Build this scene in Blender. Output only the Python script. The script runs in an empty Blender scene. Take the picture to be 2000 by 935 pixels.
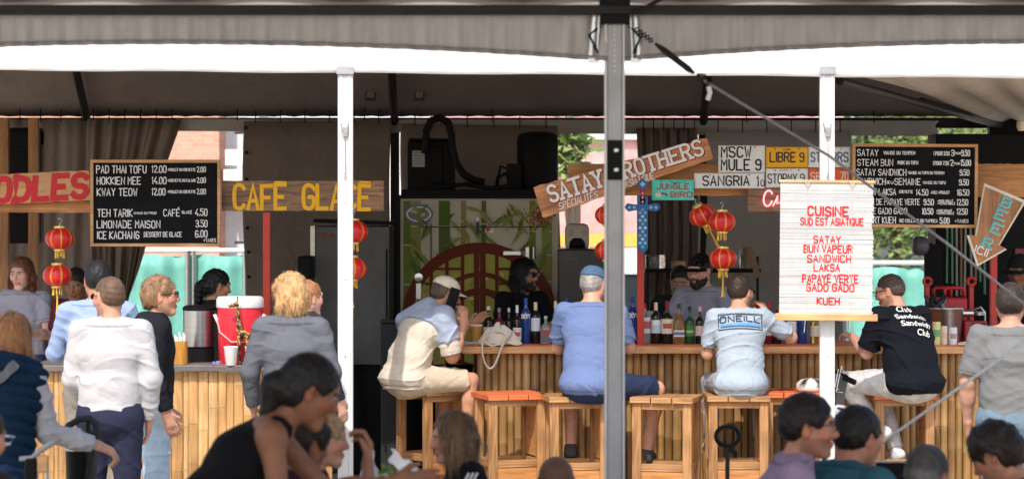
import bpy, math, random
import numpy as np
from mathutils import Vector, Matrix
from mathutils.bvhtree import BVHTree
random.seed(7)
rng = np.random.default_rng(7)
R = math.radians
SC = bpy.context.scene
COL = SC.collection
# ---------------------------------------------------------------- camera, sky, sun, exposure
F, H, YH = 5000.0, 2.05, 411.0        # focal length in photo pixels, eye height, horizon row
def W(px, py, D):
    s = F / D
    return Vector(((px - 1000) / s, D, H + (YH - py) / s))
cam = bpy.data.cameras.new('camera'); co = bpy.data.objects.new('camera', cam); COL.objects.link(co)
co.location = (0, 0, H); co.rotation_euler = (R(90), 0, 0)
cam.sensor_width = 36; cam.lens = F * 36 / 2000; cam.shift_y = -(467.5 - YH) / 2000
cam.clip_start = .2; cam.clip_end = 600
cam.dof.use_dof = True; cam.dof.focus_distance = 17.6; cam.dof.aperture_fstop = 3.6
SC.camera = co
SUN_EL, SUN_AZ = 50.0, -12.0           # azimuth: degrees left of straight behind the camera
wd = bpy.data.worlds.new('World'); SC.world = wd; wd.use_nodes = True
nt = wd.node_tree; bg = nt.nodes['Background']
sky = nt.nodes.new('ShaderNodeTexSky'); sky.sky_type = 'NISHITA'; sky.sun_disc = False
sky.sun_elevation = R(SUN_EL); sky.sun_rotation = R(180 + SUN_AZ * -1)
sky.air_density = 1.0; sky.dust_density = 2.5
nt.links.new(sky.outputs[0], bg.inputs[0]); bg.inputs[1].default_value = 0.15
sl = bpy.data.lights.new('sun', 'SUN'); sl.energy = 2.3; sl.angle = R(.6); sl.color = (1, .94, .86)
so = bpy.data.objects.new('sun', sl); COL.objects.link(so); so.location = (-3, -5, 12)
_d = Vector((-math.sin(R(-SUN_AZ)) * math.cos(R(SUN_EL)), -math.cos(R(SUN_AZ)) * math.cos(R(SUN_EL)), math.sin(R(SUN_EL))))
so.rotation_euler = (-_d).to_track_quat('-Z', 'Y').to_euler()
SC.view_settings.view_transform = 'Standard'; SC.view_settings.look = 'None'
SC.view_settings.exposure = 0.88; SC.view_settings.gamma = 1
SC.render.engine = 'CYCLES'
SC.cycles.use_denoising = True; SC.cycles.max_bounces = 7; SC.cycles.diffuse_bounces = 5; SC.cycles.transparent_max_bounces = 6
SC.cycles.sample_clamp_indirect = 6
SC.cycles.caustics_reflective = False; SC.cycles.caustics_refractive = False

# ---------------------------------------------------------------- materials
_mc = {}
def M(name, col=(.5, .5, .5), rough=.6, metal=0, var=.12, vs=6, bump=0, bs=40, st=(1, 1, 1), vcol=False,
      trans=0, emit=0, dirt=0, spec=.5, sheen=0, bd=.012, ridge=False):
    """procedural material: colour (or the mesh's own Col attribute) x noise, with noise bump"""
    if name in _mc: return _mc[name]
    m = bpy.data.materials.new(name); m.use_nodes = True; t = m.node_tree; N = t.nodes; L = t.links
    b = N['Principled BSDF']; b.inputs['Roughness'].default_value = rough; b.inputs['Metallic'].default_value = metal
    b.inputs['Specular IOR Level'].default_value = spec
    tc = N.new('ShaderNodeTexCoord'); mp = N.new('ShaderNodeMapping'); mp.inputs['Scale'].default_value = st
    L.new(tc.outputs['Object'], mp.inputs[0])
    nz = N.new('ShaderNodeTexNoise'); nz.inputs['Scale'].default_value = vs; nz.inputs['Detail'].default_value = 6
    nz.inputs['Roughness'].default_value = .65; L.new(mp.outputs[0], nz.inputs[0])
    mr = N.new('ShaderNodeMapRange'); mr.inputs[1].default_value = .3; mr.inputs[2].default_value = .7
    mr.inputs[3].default_value = 1 - var; mr.inputs[4].default_value = 1 + var; L.new(nz.outputs[0], mr.inputs[0])
    mx = N.new('ShaderNodeMix'); mx.data_type = 'RGBA'; mx.blend_type = 'MULTIPLY'; mx.inputs[0].default_value = 1
    if vcol:
        a = N.new('ShaderNodeAttribute'); a.attribute_name = 'Col'; L.new(a.outputs[0], mx.inputs[6])
    else: mx.inputs[6].default_value = (*col, 1)
    L.new(mr.outputs[0], mx.inputs[7]); out = mx.outputs[2]
    if dirt:
        n2 = N.new('ShaderNodeTexNoise'); n2.inputs['Scale'].default_value = 2.3; n2.inputs['Detail'].default_value = 8
        L.new(tc.outputs['Object'], n2.inputs[0])
        r2 = N.new('ShaderNodeMapRange'); r2.inputs[1].default_value = .5; r2.inputs[2].default_value = .75
        r2.inputs[3].default_value = 0; r2.inputs[4].default_value = dirt; L.new(n2.outputs[0], r2.inputs[0])
        m2 = N.new('ShaderNodeMix'); m2.data_type = 'RGBA'; m2.inputs[7].default_value = (.09, .07, .05, 1)
        L.new(r2.outputs[0], m2.inputs[0]); L.new(out, m2.inputs[6]); out = m2.outputs[2]
    L.new(out, b.inputs['Base Color'])
    if bump:
        n3 = N.new('ShaderNodeTexNoise'); n3.inputs['Scale'].default_value = bs; n3.inputs['Detail'].default_value = 5
        n3.inputs['Distortion'].default_value = .6
        L.new(mp.outputs[0], n3.inputs[0]); bp = N.new('ShaderNodeBump'); bp.inputs['Strength'].default_value = min(1, bump)
        bp.inputs['Distance'].default_value = bd; _h = n3.outputs[0]
        if ridge:
            n3.inputs['Detail'].default_value = 2; q1 = N.new('ShaderNodeMath'); q1.operation = 'SUBTRACT'; q1.inputs[1].default_value = .5; L.new(_h, q1.inputs[0])
            q2 = N.new('ShaderNodeMath'); q2.operation = 'ABSOLUTE'; L.new(q1.outputs[0], q2.inputs[0]); q3 = N.new('ShaderNodeMath'); q3.operation = 'POWER'; q3.inputs[1].default_value = .6; L.new(q2.outputs[0], q3.inputs[0])
            n4 = N.new('ShaderNodeTexNoise'); n4.inputs['Scale'].default_value = 130; L.new(tc.outputs['Object'], n4.inputs[0]); q4 = N.new('ShaderNodeMath'); q4.operation = 'MULTIPLY_ADD'; q4.inputs[1].default_value = .06; L.new(n4.outputs[0], q4.inputs[0]); L.new(q3.outputs[0], q4.inputs[2]); _h = q4.outputs[0]
        L.new(_h, bp.inputs['Height']); L.new(bp.outputs[0], b.inputs['Normal'])
    if trans: b.inputs['Transmission Weight'].default_value = trans
    if sheen: b.inputs['Sheen Weight'].default_value = sheen
    if emit: b.inputs['Emission Color'].default_value = (*col, 1); b.inputs['Emission Strength'].default_value = emit
    _mc[name] = m; return m
def WOOD(name, c1, c2, axis='x', rough=.55, vcol=False):
    if name in _mc: return _mc[name]
    m = bpy.data.materials.new(name); m.use_nodes = True; t = m.node_tree; N = t.nodes; L = t.links
    b = N['Principled BSDF']; b.inputs['Roughness'].default_value = rough
    tc = N.new('ShaderNodeTexCoord'); mp = N.new('ShaderNodeMapping')
    mp.inputs['Scale'].default_value = {'x': (1.6, 22, 22), 'y': (22, 1.6, 22), 'z': (22, 22, 1.6)}[axis]
    L.new(tc.outputs['Object'], mp.inputs[0])
    nz = N.new('ShaderNodeTexNoise'); nz.inputs['Scale'].default_value = 1.6; nz.inputs['Detail'].default_value = 8
    nz.inputs['Distortion'].default_value = 1.2; L.new(mp.outputs[0], nz.inputs[0])
    cr = N.new('ShaderNodeValToRGB'); cr.color_ramp.elements[0].position = .34; cr.color_ramp.elements[1].position = .68
    cr.color_ramp.elements[0].color = (*c2, 1); cr.color_ramp.elements[1].color = (*c1, 1); L.new(nz.outputs[0], cr.inputs[0])
    n2 = N.new('ShaderNodeTexNoise'); n2.inputs['Scale'].default_value = 3; n2.inputs['Detail'].default_value = 4; L.new(tc.outputs['Object'], n2.inputs[0])
    r2 = N.new('ShaderNodeMapRange'); r2.inputs[1].default_value = .3; r2.inputs[2].default_value = .7; r2.inputs[3].default_value = .68; r2.inputs[4].default_value = 1.22
    L.new(n2.outputs[0], r2.inputs[0]); mx = N.new('ShaderNodeMix'); mx.data_type = 'RGBA'; mx.blend_type = 'MULTIPLY'; mx.inputs[0].default_value = 1
    L.new(cr.outputs[0], mx.inputs[6]); L.new(r2.outputs[0], mx.inputs[7]); out = mx.outputs[2]
    if vcol:
        a = N.new('ShaderNodeAttribute'); a.attribute_name = 'Col'; m3 = N.new('ShaderNodeMix'); m3.data_type = 'RGBA'; m3.blend_type = 'MULTIPLY'
        m3.inputs[0].default_value = 1; L.new(out, m3.inputs[6]); L.new(a.outputs[0], m3.inputs[7]); out = m3.outputs[2]
    L.new(out, b.inputs['Base Color'])
    bp = N.new('ShaderNodeBump'); bp.inputs['Strength'].default_value = .35; bp.inputs['Distance'].default_value = .004
    L.new(nz.outputs[0], bp.inputs['Height']); L.new(bp.outputs[0], b.inputs['Normal'])
    _mc[name] = m; return m
def GLASS(name, col, rough=.05):
    if name in _mc: return _mc[name]
    m = bpy.data.materials.new(name); m.use_nodes = True; b = m.node_tree.nodes['Principled BSDF']
    b.inputs['Base Color'].default_value = (*col, 1); b.inputs['Roughness'].default_value = rough
    b.inputs['Transmission Weight'].default_value = .75; b.inputs['IOR'].default_value = 1.35
    _mc[name] = m; return m
VC = M('painted', vcol=True, rough=.75, spec=.2, var=.06, vs=14)
VCG = M('painted_gloss', vcol=True, rough=.4, spec=.3, var=.05, vs=14)
W_ORANGE_X = WOOD('stained_wood', (.66, .31, .10), (.40, .16, .045), 'x')
W_STOOL_Z = WOOD('stool_wood_upright', (.50, .26, .10), (.24, .11, .04), 'z')
W_STOOL_X = WOOD('stool_wood_level', (.52, .27, .105), (.25, .115, .042), 'x')
W_RED = WOOD('red_stained_wood', (.72, .18, .06), (.50, .11, .035), 'x')
W_GREY = WOOD('weathered_wood', (.44, .25, .12), (.14, .07, .035), 'x')
W_PINE = WOOD('pine_frame', (.74, .42, .19), (.55, .28, .11), 'x')
BLACK = M('black_plastic', (.005, .005, .0055), .55, spec=.15, var=.3, bump=.05)
DARKM = M('dark_metal', (.022, .020, .018), .5, spec=.25, metal=.4, var=.3)
STEEL = M('steel', (.55, .55, .55), .28, metal=1, var=.15, st=(1, 1, 12))
WHITE = M('white_paint', (.68, .68, .67), .4, var=.05, vs=3, dirt=.12)
CHALK = M('chalk', (.85, .84, .82), .9, var=.15, vs=60)
RED = M('red_paint', (.55, .035, .02), .45, var=.15)
TENTW = M('white_vinyl', (.86, .86, .86), .5, var=.03, vs=2)

# ---------------------------------------------------------------- objects
def tag(o, label=None, cat=None, group=None, kind=None):
    if label: o['label'] = label
    if cat: o['category'] = cat
    if group: o['group'] = group
    if kind: o['kind'] = kind
    return o
def thing(name, label, cat, loc=(0, 0, 0), rot=(0, 0, 0), group=None):
    o = bpy.data.objects.new(name, None); COL.objects.link(o); o.empty_display_size = .1
    o.location = loc; o.rotation_euler = rot
    return tag(o, label, cat, group)
def dup(root, loc, rot=None, label=None, group=None):
    r = root.copy(); COL.objects.link(r); r.location = loc
    if rot is not None: r.rotation_euler = rot
    if label: r['label'] = label
    if group: r['group'] = group
    for ch in list(root.children):
        c = ch.copy(); COL.objects.link(c); c.parent = r
        for g in list(ch.children):
            d = g.copy(); COL.objects.link(d); d.parent = c
    return r
class MB:
    def __init__(s): s.v, s.f, s.c, s.col = [], [], [], (1, 1, 1)
    def add(s, vs, fs, col=None):
        n = len(s.v); s.v += [tuple(p) for p in vs]; s.c += [col or s.col] * len(vs); s.f += [tuple(i + n for i in f) for f in fs]
        return n
    def box(s, c, d, rot=None, col=None):
        hx, hy, hz = d[0] / 2, d[1] / 2, d[2] / 2
        P = [Vector((x, y, z)) for x in (-hx, hx) for y in (-hy, hy) for z in (-hz, hz)]
        if rot is not None: P = [rot @ p for p in P]
        c = Vector(c); P = [p + c for p in P]
        s.add(P, [(0, 1, 3, 2), (4, 6, 7, 5), (0, 4, 5, 1), (2, 3, 7, 6), (0, 2, 6, 4), (1, 5, 7, 3)], col)
    def tube(s, pts, r, n=8, col=None, cap=True, flat=None):
        pts = [Vector(p) for p in pts]; m = len(pts); rs = r if isinstance(r, (list, tuple)) else [r] * m
        ring = []; up = None
        for i, p in enumerate(pts):
            d = (pts[min(i + 1, m - 1)] - pts[max(i - 1, 0)]).normalized()
            if up is None: up = Vector((0, 0, 1)) if abs(d.z) < .9 else Vector((0, 1, 0))
            a = d.cross(up).normalized(); b = a.cross(d).normalized(); up = b
            for k in range(n):
                t = 2 * math.pi * k / n; ring.append(p + (a * math.cos(t) + b * math.sin(t) * (flat or 1)) * rs[i])
        fs = [(i * n + k, i * n + (k + 1) % n, (i + 1) * n + (k + 1) % n, (i + 1) * n + k) for i in range(m - 1) for k in range(n)]
        if cap: fs += [tuple(range(n - 1, -1, -1)), tuple((m - 1) * n + k for k in range(n))]
        s.add(ring, fs, col)
    def lathe(s, prof, c=(0, 0, 0), n=24, colfn=None, rad=None, sx=1, sy=1):
        """prof: (radius, z) or (radius, z, colour)"""
        base = len(s.v)
        for q in prof:
            for k in range(n):
                t = 2 * math.pi * k / n; r = q[0] * (rad(t, q[1]) if rad else 1)
                s.v.append((c[0] + r * math.cos(t) * sx, c[1] + r * math.sin(t) * sy, c[2] + q[1]))
                s.c.append(colfn(t, q[1]) if colfn else (q[2] if len(q) > 2 else s.col))
        for i in range(len(prof) - 1):
            for k in range(n):
                s.f.append((base + i * n + k, base + i * n + (k + 1) % n, base + (i + 1) * n + (k + 1) % n, base + (i + 1) * n + k))
        s.f.append(tuple(base + k for k in range(n - 1, -1, -1))); s.f.append(tuple(base + (len(prof) - 1) * n + k for k in range(n)))
    def prism(s, pts, y0, y1, col=None):
        n = len(pts)
        s.add([(x, y0, z) for x, z in pts] + [(x, y1, z) for x, z in pts],
              [tuple(range(n)), tuple(range(2 * n - 1, n - 1, -1))] + [(i, i + n, (i + 1) % n + n, (i + 1) % n) for i in range(n)], col)
    def grid(s, fn, nu, nv, col=None):
        n = len(s.v)
        for j in range(nv + 1):
            for i in range(nu + 1):
                s.v.append(tuple(fn(i / nu, j / nv))); s.c.append(col or s.col)
        s.f += [(n + j * (nu + 1) + i, n + j * (nu + 1) + i + 1, n + (j + 1) * (nu + 1) + i + 1, n + (j + 1) * (nu + 1) + i) for j in range(nv) for i in range(nu)]
    def build(s, name, mat, parent=None, smooth=False, bevel=0, loc=None, solid=0, label=None):
        me = bpy.data.meshes.new(name); me.from_pydata(s.v, [], s.f)
        a = me.color_attributes.new('Col', 'FLOAT_COLOR', 'POINT')
        a.data.foreach_set('color', np.array([(*c[:3], 1) for c in s.c], dtype=np.float32).ravel())
        me.materials.append(mat)
        if smooth:
            me.polygons.foreach_set('use_smooth', [True] * len(me.polygons))
            if smooth == 'auto': me.set_sharp_from_angle(angle=R(40))
        o = bpy.data.objects.new(name, me); COL.objects.link(o)
        if loc is not None: o.location = loc
        if parent: o.parent = parent
        if bevel:
            b = o.modifiers.new('bevel', 'BEVEL'); b.width = bevel; b.segments = 2; b.limit_method = 'ANGLE'
        if solid:
            b = o.modifiers.new('solid', 'SOLIDIFY'); b.thickness = solid; b.offset = 0
        if label: o['label'] = label
        return o

# ---------------------------------------------------------------- hand lettering (stroke alphabet on a 4 x 6 grid)
G = {'A': '002640|1232', 'B': '000636454433 03|33424130 00', 'C': '453616050110 3041', 'D': '000626454120 00', 'E': '46060040|0333',
 'F': '460600|0333', 'G': '453616050110304143 23', 'H': '0006|4046|0343', 'I': '0006', 'J': '4641301001', 'K': '0006|460340', 'L': '060040',
 'M': '0006234640', 'N': '00064046', 'O': '1001051636454130 10', 'P': '00063645443303', 'Q': '100105163645413010|2240', 'R': '00063645443303|2340',
 'S': '4536160504133342413010 01', 'T': '0646|2620', 'U': '060110304146', 'V': '062046', 'W': '0610243046', 'X': '0046|0640', 'Y': '062346|2320',
 'Z': '06460040', '0': '100105163645413010', '1': '152620', '2': '051636454400 40', '3': '051636454433 13|3342413010 01', '4': '36024 2|3230',
 '5': '46060434424130 1001', '6': '4536160501103041 433303', '7': '064610', '8': '130405163645443313020110304142 33', '9': '0110304145361605041343',
 '.': '0001', '!': '0602|0001', '-': '1333', '+': '0343|2125', '*': '1333|2224|1234', "'": '0605', '/': '0046', 'é': '', 'É': '46060040|0333|2738', 'Ê': '46060040|0333|0848'}
NARROW = {'I': 0, '.': .3, '!': .3, "'": .3, '1': 2.2}
def chaikin(p, sharp=()):
    q = [p[0]]
    for a, b in zip(p[:-1], p[1:]):
        q += [a if a in sharp else (a[0] * .72 + b[0] * .28, a[1] * .72 + b[1] * .28), b if b in sharp else (a[0] * .28 + b[0] * .72, a[1] * .28 + b[1] * .72)]
    return q + [p[-1]]
ROUND = set('BCDGJOPQRSU0235689')
def strokes(txt, serif=False, gap=1.7, jit=0, slant=0, rnd=None):
    out = []; x = 0; rr = random.Random(len(txt) * 7 + ord(txt[0]))
    for ch in txt:
        if ch == ' ': x += 2.8; continue
        g = G.get(ch, ''); w = NARROW.get(ch, 4); jy = rr.uniform(-jit, jit); js = 1 + rr.uniform(-jit, jit) * .12
        for part in g.split('|'):
            part = part.replace(' ', '')
            p = [(float(part[i]), float(part[i + 1])) for i in range(0, len(part) - 1, 2)]
            if not p: continue
            if ch in ROUND:
                closed = p[0] == p[-1]; sh = [a for a in p if a[0] == 0] if ch in 'BDPR5' else []; p = chaikin(chaikin(p, sh), sh)
                if closed: p[-1] = p[0]
            p = [(x + a * js + slant * b + rr.uniform(-jit, jit) * .25, b + jy + rr.uniform(-jit, jit) * .25) for a, b in p]
            out.append(p)
            if serif and ch not in 'SCGOQ0':
                for e in (p[0], p[-1]):
                    if min(abs(e[1] - jy), abs(e[1] - jy - 6)) < .4: out.append([(e[0] - .95, e[1]), (e[0] + .95, e[1])])
        x += w + gap
    return out, x - gap
def lettering(mb, txt, x, z, h, lw=.12, y=-.01, width=None, anchor='l', ang=0, col=None, serif=False, gap=1.7, jit=.12, slant=0):
    """painted letters, lower left corner (or centre) at x,z, cap height h, in the local xz plane facing -y"""
    st, tw = strokes(txt, serif, gap, jit, slant); sy = h / 6; sx = (width / tw) if width else sy * .8
    x0 = x - (tw * sx / 2 if anchor == 'c' else tw * sx if anchor == 'r' else 0); hw = lw * h / 2
    ca, sa = math.cos(ang), math.sin(ang)
    for k, p in enumerate(st):
        q = [((a * sx) + x0 - x, b * sy) for a, b in p]
        q = [Vector((x + a * ca - b * sa, z + a * sa + b * ca)) for a, b in q]
        q = [q[0]] + [b for a, b in zip(q[:-1], q[1:]) if (b - a).length > 1e-6]
        if len(q) < 2: continue
        q[0] = q[0] + (q[0] - q[1]).normalized() * hw * .6; q[-1] = q[-1] + (q[-1] - q[-2]).normalized() * hw * .6
        vs = []
        for i, a in enumerate(q):
            d0 = (a - q[max(i - 1, 0)]); d1 = (q[min(i + 1, len(q) - 1)] - a)
            d0 = d0.normalized() if d0.length > 0 else d1.normalized(); d1 = d1.normalized() if d1.length > 0 else d0
            n = Vector((-(d0 + d1).y, (d0 + d1).x))
            n = n.normalized() if n.length > 1e-3 else Vector((-d0.y, d0.x)); c = max(.5, abs(n.dot(Vector((-d0.y, d0.x)))))
            n *= hw / c; yy = y - .00014 * k - .00004 * i
            vs += [(a.x + n.x, yy, a.y + n.y), (a.x - n.x, yy, a.y - n.y)]
        mb.add(vs, [(2 * i, 2 * i + 1, 2 * i + 3, 2 * i + 2) for i in range(len(q) - 1)], col)
    return tw * sx
# ================================================================ THE SETTING
m = MB(); m.box((0, 30, -.05), (160, 120, .1))
ground = m.build('ground', M('paved_ground', (.50, .43, .34), .9, var=.25, vs=3, bump=.3, bs=60)); tag(ground, kind='structure')
ground['label'] = 'pale worn paving under the tents'
# ---- rear marquee
DF, DB = 16.7, 22.0
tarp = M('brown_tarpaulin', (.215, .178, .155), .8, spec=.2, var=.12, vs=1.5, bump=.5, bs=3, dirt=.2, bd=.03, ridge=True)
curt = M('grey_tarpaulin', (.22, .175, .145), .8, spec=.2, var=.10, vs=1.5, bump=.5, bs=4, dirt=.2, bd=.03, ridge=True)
tent = thing('marquee', 'long white marquee over the bars, brown grey inside, on white posts', 'marquee', (0, DF, 0))
def L(px, py, D, o=(0, DF, 0)): return W(px, py, D) - Vector(o)
zf_t, zf_b = 3.13, W(0, 138, DF).z
m = MB()      # roof, front slope outside white and back slope
def roof(u, v):
    x = -7 + u * 12.6; yy = v * (DB - DF)
    z = 3.13 + (4.35 - 3.13) * (1 - abs(v - .5) / .5) if v < .5 else 2.86 + (4.35 - 2.86) * (1 - (v - .5) / .5)
    return (x, yy, z + .012 * math.sin(x * 5 + v * 9) * math.sin(v * 3.14) + .004 * math.sin(x * 41))
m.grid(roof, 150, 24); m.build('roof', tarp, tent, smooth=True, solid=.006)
m = MB()      # valance: bright band, slightly uneven lower edge
def val(u, v):
    x = -7 + u * 12.6; zb = zf_b - .035 * max(0, (x + 3.4)) * .22 + .003 * math.sin(x * 5)
    return (x, -.03 - .012 * math.sin(x * 17) * v, 3.2 * (1 - v) + zb * v)
m.grid(val, 200, 6); m.build('valance', TENTW, tent, smooth=True, solid=.004)
m = MB(); m.box((-.7, .04, 3.06), (12.6, .06, .09)); m.build('eave_beam', WHITE, tent, bevel=.004)
m = MB(); m.box((-.7, DB - DF - .02, 2.80), (12.6, .07, .09)); m.build('rear_beam', DARKM, tent, bevel=.004)
for px, w in ((675, 29), (1615, 28)):
    m = MB(); x = (px - 1000) / (F / DF); ww = w / (F / DF)
    m.box((0, 0, 1.5), (ww, .07, 3.0)); m.box((-ww * .28, -.038, 1.5), (.010, .008, 2.98)); m.box((ww * .30, -.038, 1.5), (.010, .008, 2.98))
    p = m.build('pole', WHITE, tent, bevel=.003, loc=(x, .0, 0))
    m = MB(); m.box((0, -.045, 2.96), (ww * 1.15, .02, .05)); m.box((.0, -.05, 2.56), (.03, .02, .06)); m.tube([(-.03, -.05, 2.62), (-.01, -.06, 2.56), (.012, -.06, 2.55), (.02, -.05, 2.62)], .004)
    m.tube([(.0, -.055, 2.52), (.002, -.055, 2.3)], .003); m.tube([(0, -.055, 2.3), (-.008, -.055, 2.27), (0, -.055, 2.24), (.008, -.055, 2.27), (0, -.055, 2.3)], .003)
    for z in (2.1, 1.6, 1.1, .6): m.lathe([(.006, 0), (.004, .003)], (0, 0, 0), 8) if 0 else m.box((0, -.037, z), (.008, .004, .008))
    b = m.build('clamp', STEEL, p)
for px in (175, 772, 1372):      # dark rafters and rear posts
    x = (px - 1000) / (F / DB)
    m = MB(); m.box((x, DB - DF - .06, 1.4), (.075, .06, 2.8)); m.build('rear_post', DARKM, tent, bevel=.004)
    m = MB(); m.tube([(x, DB - DF - .1, 2.80), (x * .98, (DB - DF) / 2, 4.28)], .035, 6); m.build('rafter', DARKM, tent)
m = MB(); m.tube([L(1640, 158, 17.0), L(1955, 246, DB - .1)], .03, 8); m.tube([L(1800, 200, 19.5), L(1960, 245, DB - .2)], .04, 8); m.build('side_brace', DARKM, tent)
m = MB(); m.box(L(1965, 250, DB - .3), (.3, .12, .25)); m.box(L(1975, 620, DB - .3), (.12, .1, 3)); m.build('corner_post', BLACK, tent, bevel=.01)
m = MB()
def sidep(u, v):
    a = L(1690, 152, 17.1).lerp(L(2160, 120, 17.1), u); b = L(1955, 236, DB - .3).lerp(L(2200, 246, DB - .3), u); p = a.lerp(b, v)
    return (p.x, p.y, p.z + .02 * math.sin(u * 30 + v * 5))
m.grid(sidep, 50, 20); m.build('side_roof', M('lit_tarpaulin', (.40, .35, .30), .6, var=.1), tent, smooth=True, solid=.004)  # next tent's roof made paler: its daylight is put into the colour
for px in (724, 819):
    m = MB(); p = L(px, 181, 21.64)
    z = 2.86 + (4.35 - 2.86) * (1 - ((p.y / (DB - DF)) - .5) / .5); m.box((p.x, p.y, z - .03), (.09, .004, .14), Matrix.Rotation(R(-30), 3, 'X'), (.09, .08, .07))
    m.box((p.x, p.y - .008, z - .035), (.06, .004, .06), Matrix.Rotation(R(-30), 3, 'X'), (.3, .27, .24)); m.build('fabric_label', VC, tent)
# ---- side curtains
def curtain(label, tl, tr, br, bl, D=21.8, amp=.03, fr=26, mat=curt, grom=(), name='tent_curtain', seed=0, sub=70):
    o = thing(name, label, 'curtain', (W((tl[0] + tr[0]) / 2, 700, D).x, D, 0), group='tarpaulin curtains closing the back of the marquee')
    c = Vector(o.location); m = MB()
    A, B, C_, D_ = [W(p[0], p[1], D) - c for p in (tl, tr, br, bl)]
    def fn(u, v):
        p = A.lerp(B, u).lerp(D_.lerp(C_, u), v); ph = u * fr + seed
        y = amp * (math.sin(ph + 1.3 * math.sin(v * 2.2 + seed)) + .5 * math.sin(ph * 2.3 + v * 2)) * (.5 + .5 * v)
        return (p.x + .015 * math.sin(v * 9 + seed), p.y + y, p.z)
    m.grid(fn, sub, 14); m.build('cloth', mat, o, smooth=True, solid=.004)
    m = MB()
    for k in grom:
        q = W(k[0], k[1], D) - c; m.lathe([(.012, -.004), (.016, 0), (.012, .004)], (0, 0, 0), 10) if 0 else m.box((q.x, q.y - amp - .015, q.z), (.028, .006, .028))
    if grom: m.build('grommet', BLACK, o, bevel=.004)
    m = MB()
    for i in range(6):
        q = A.lerp(B, (i + .5) / 6); m.tube([(q.x, q.y - .02, q.z + .09), (q.x, q.y - .03, q.z - .02)], .005, 5)
    m.build('tie', BLACK, o)
    return o
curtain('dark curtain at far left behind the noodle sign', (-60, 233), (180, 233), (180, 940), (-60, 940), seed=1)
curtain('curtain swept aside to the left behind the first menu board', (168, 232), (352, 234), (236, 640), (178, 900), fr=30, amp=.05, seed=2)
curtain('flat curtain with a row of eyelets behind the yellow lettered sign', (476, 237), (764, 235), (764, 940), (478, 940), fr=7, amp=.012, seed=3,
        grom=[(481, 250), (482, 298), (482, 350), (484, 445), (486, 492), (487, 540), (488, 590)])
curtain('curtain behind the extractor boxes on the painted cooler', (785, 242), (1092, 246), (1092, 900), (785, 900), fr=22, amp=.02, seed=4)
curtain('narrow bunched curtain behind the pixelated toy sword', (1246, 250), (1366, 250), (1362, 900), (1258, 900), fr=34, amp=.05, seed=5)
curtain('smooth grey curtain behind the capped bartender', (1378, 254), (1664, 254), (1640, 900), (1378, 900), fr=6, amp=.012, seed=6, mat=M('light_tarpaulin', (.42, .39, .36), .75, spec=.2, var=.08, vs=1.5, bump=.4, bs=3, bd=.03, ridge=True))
curtain('narrow pale fabric strip hanging under the rear beam above the gaps', (340, 232), (1830, 236), (1830, 266), (340, 256), D=21.88, fr=60, amp=.008, seed=8, sub=300, mat=_mc['light_tarpaulin'], name='fabric_strip')
# ---- front canopy (the camera stands under it)
D0 = 11.0
front = thing('canopy_tent', 'grey shaded canopy across the top, held by the big grey pole', 'canopy', (0, D0, 0))
grey = M('canopy_vinyl', (.50, .475, .46), .6, var=.06, vs=1.2, bump=.5, bs=2.2, bd=.03, ridge=True, st=(1.6, 1, .6))
def vpy(px):
    if px < 1198: return 88 + ((px - 330) / 870) ** 2 * 34
    return 87 + ((2030 - px) / 830) ** 2 * 35
m = MB(); s0 = F / D0
def fv(u, v):
    px = -400 + 2800 * u; zt = H + (YH - 22) / s0; zb = H + (YH - vpy(px)) / s0; k = max(0, 1 - abs(px - 1200) / 220)
    w = math.sin(px * .19 + 2 * math.sin(px * .013)) * .5 + math.sin(px * .083 + v * 2) * .5 + .9 * k * math.sin(px * .06 + v * 4)
    return ((px - 1000) / s0, .019 * w * (.45 + .85 * v) - .02 * v, zt * (1 - v) + zb * v)
m.grid(fv, 700, 14); m.build('valance', grey, front, smooth=True, solid=.004)
m = MB()
def hem(u, v):
    px = -400 + 2800 * u; zb = H + (YH - vpy(px)) / s0
    k = max(0, 1 - abs(px - 1200) / 220); w = math.sin(px * .19 + 2 * math.sin(px * .013)) * .5 + math.sin(px * .083 + 2) * .5 + .9 * k * math.sin(px * .06 + 4)
    return ((px - 1000) / s0, .019 * w * 1.3 - .020 - .007, zb + .020 * (1 - v))
m.grid(hem, 700, 2); m.build('hem', M('hem_webbing', (.30, .27, .27), .7), front, smooth=True, solid=.004)
m = MB(); m.box((0, -.05, H + (YH - 22) / s0), (7, .07, .04)); m.build('eave_beam', DARKM, front, bevel=.004)
m = MB()
m.grid(lambda u, v: (-3.4 + 6.9 * u, .02 - 8.6 * v, H + (YH - 16) / s0 + .02 + 8.6 * v * .26 + .01 * math.sin(u * 60)), 60, 10)  # unseen reach towards the camera, sized to keep the near guests shaded
m.build('roof', grey, front, smooth=True, solid=.006)
gm = M('galvanised', (.42, .42, .43), .5, metal=.1, var=.18, vs=4, dirt=.25)
m = MB(); m.box((0, 0, 1.45), (.066, .07, 2.9)); pole = m.build('pole', gm, front, bevel=.006, loc=((1200 - 1000) / s0, 0, 0))
m = MB()
for sx in (-1, 1): m.box((sx * .038, -.006, 1.44), (.009, .076, 2.86))
m.build('white_edge', WHITE, pole, bevel=.002)  # white strips along both edges of the pole
m = MB()
for k in range(10): m.lathe([(.006, -.002), (.006, .002)], (0, 0, 0), 8) if 0 else m.box((.0, -.036, H + (YH - 50 - 10 * k) / s0), (.010, .004, .010))
m.build('hole', M('pin_hole', (.6, .6, .6), .5), pole)
m = MB(); m.box((0, -.042, H + (YH - 313) / s0), (.062, .012, .17)); m.build('bracket', BLACK, pole, bevel=.004)
m = MB()
for yy in (294, 332): m.box((.006, -.05, H + (YH - yy) / s0), (.022, .012, .022))
m.build('bolt', STEEL, pole, bevel=.006)
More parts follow.
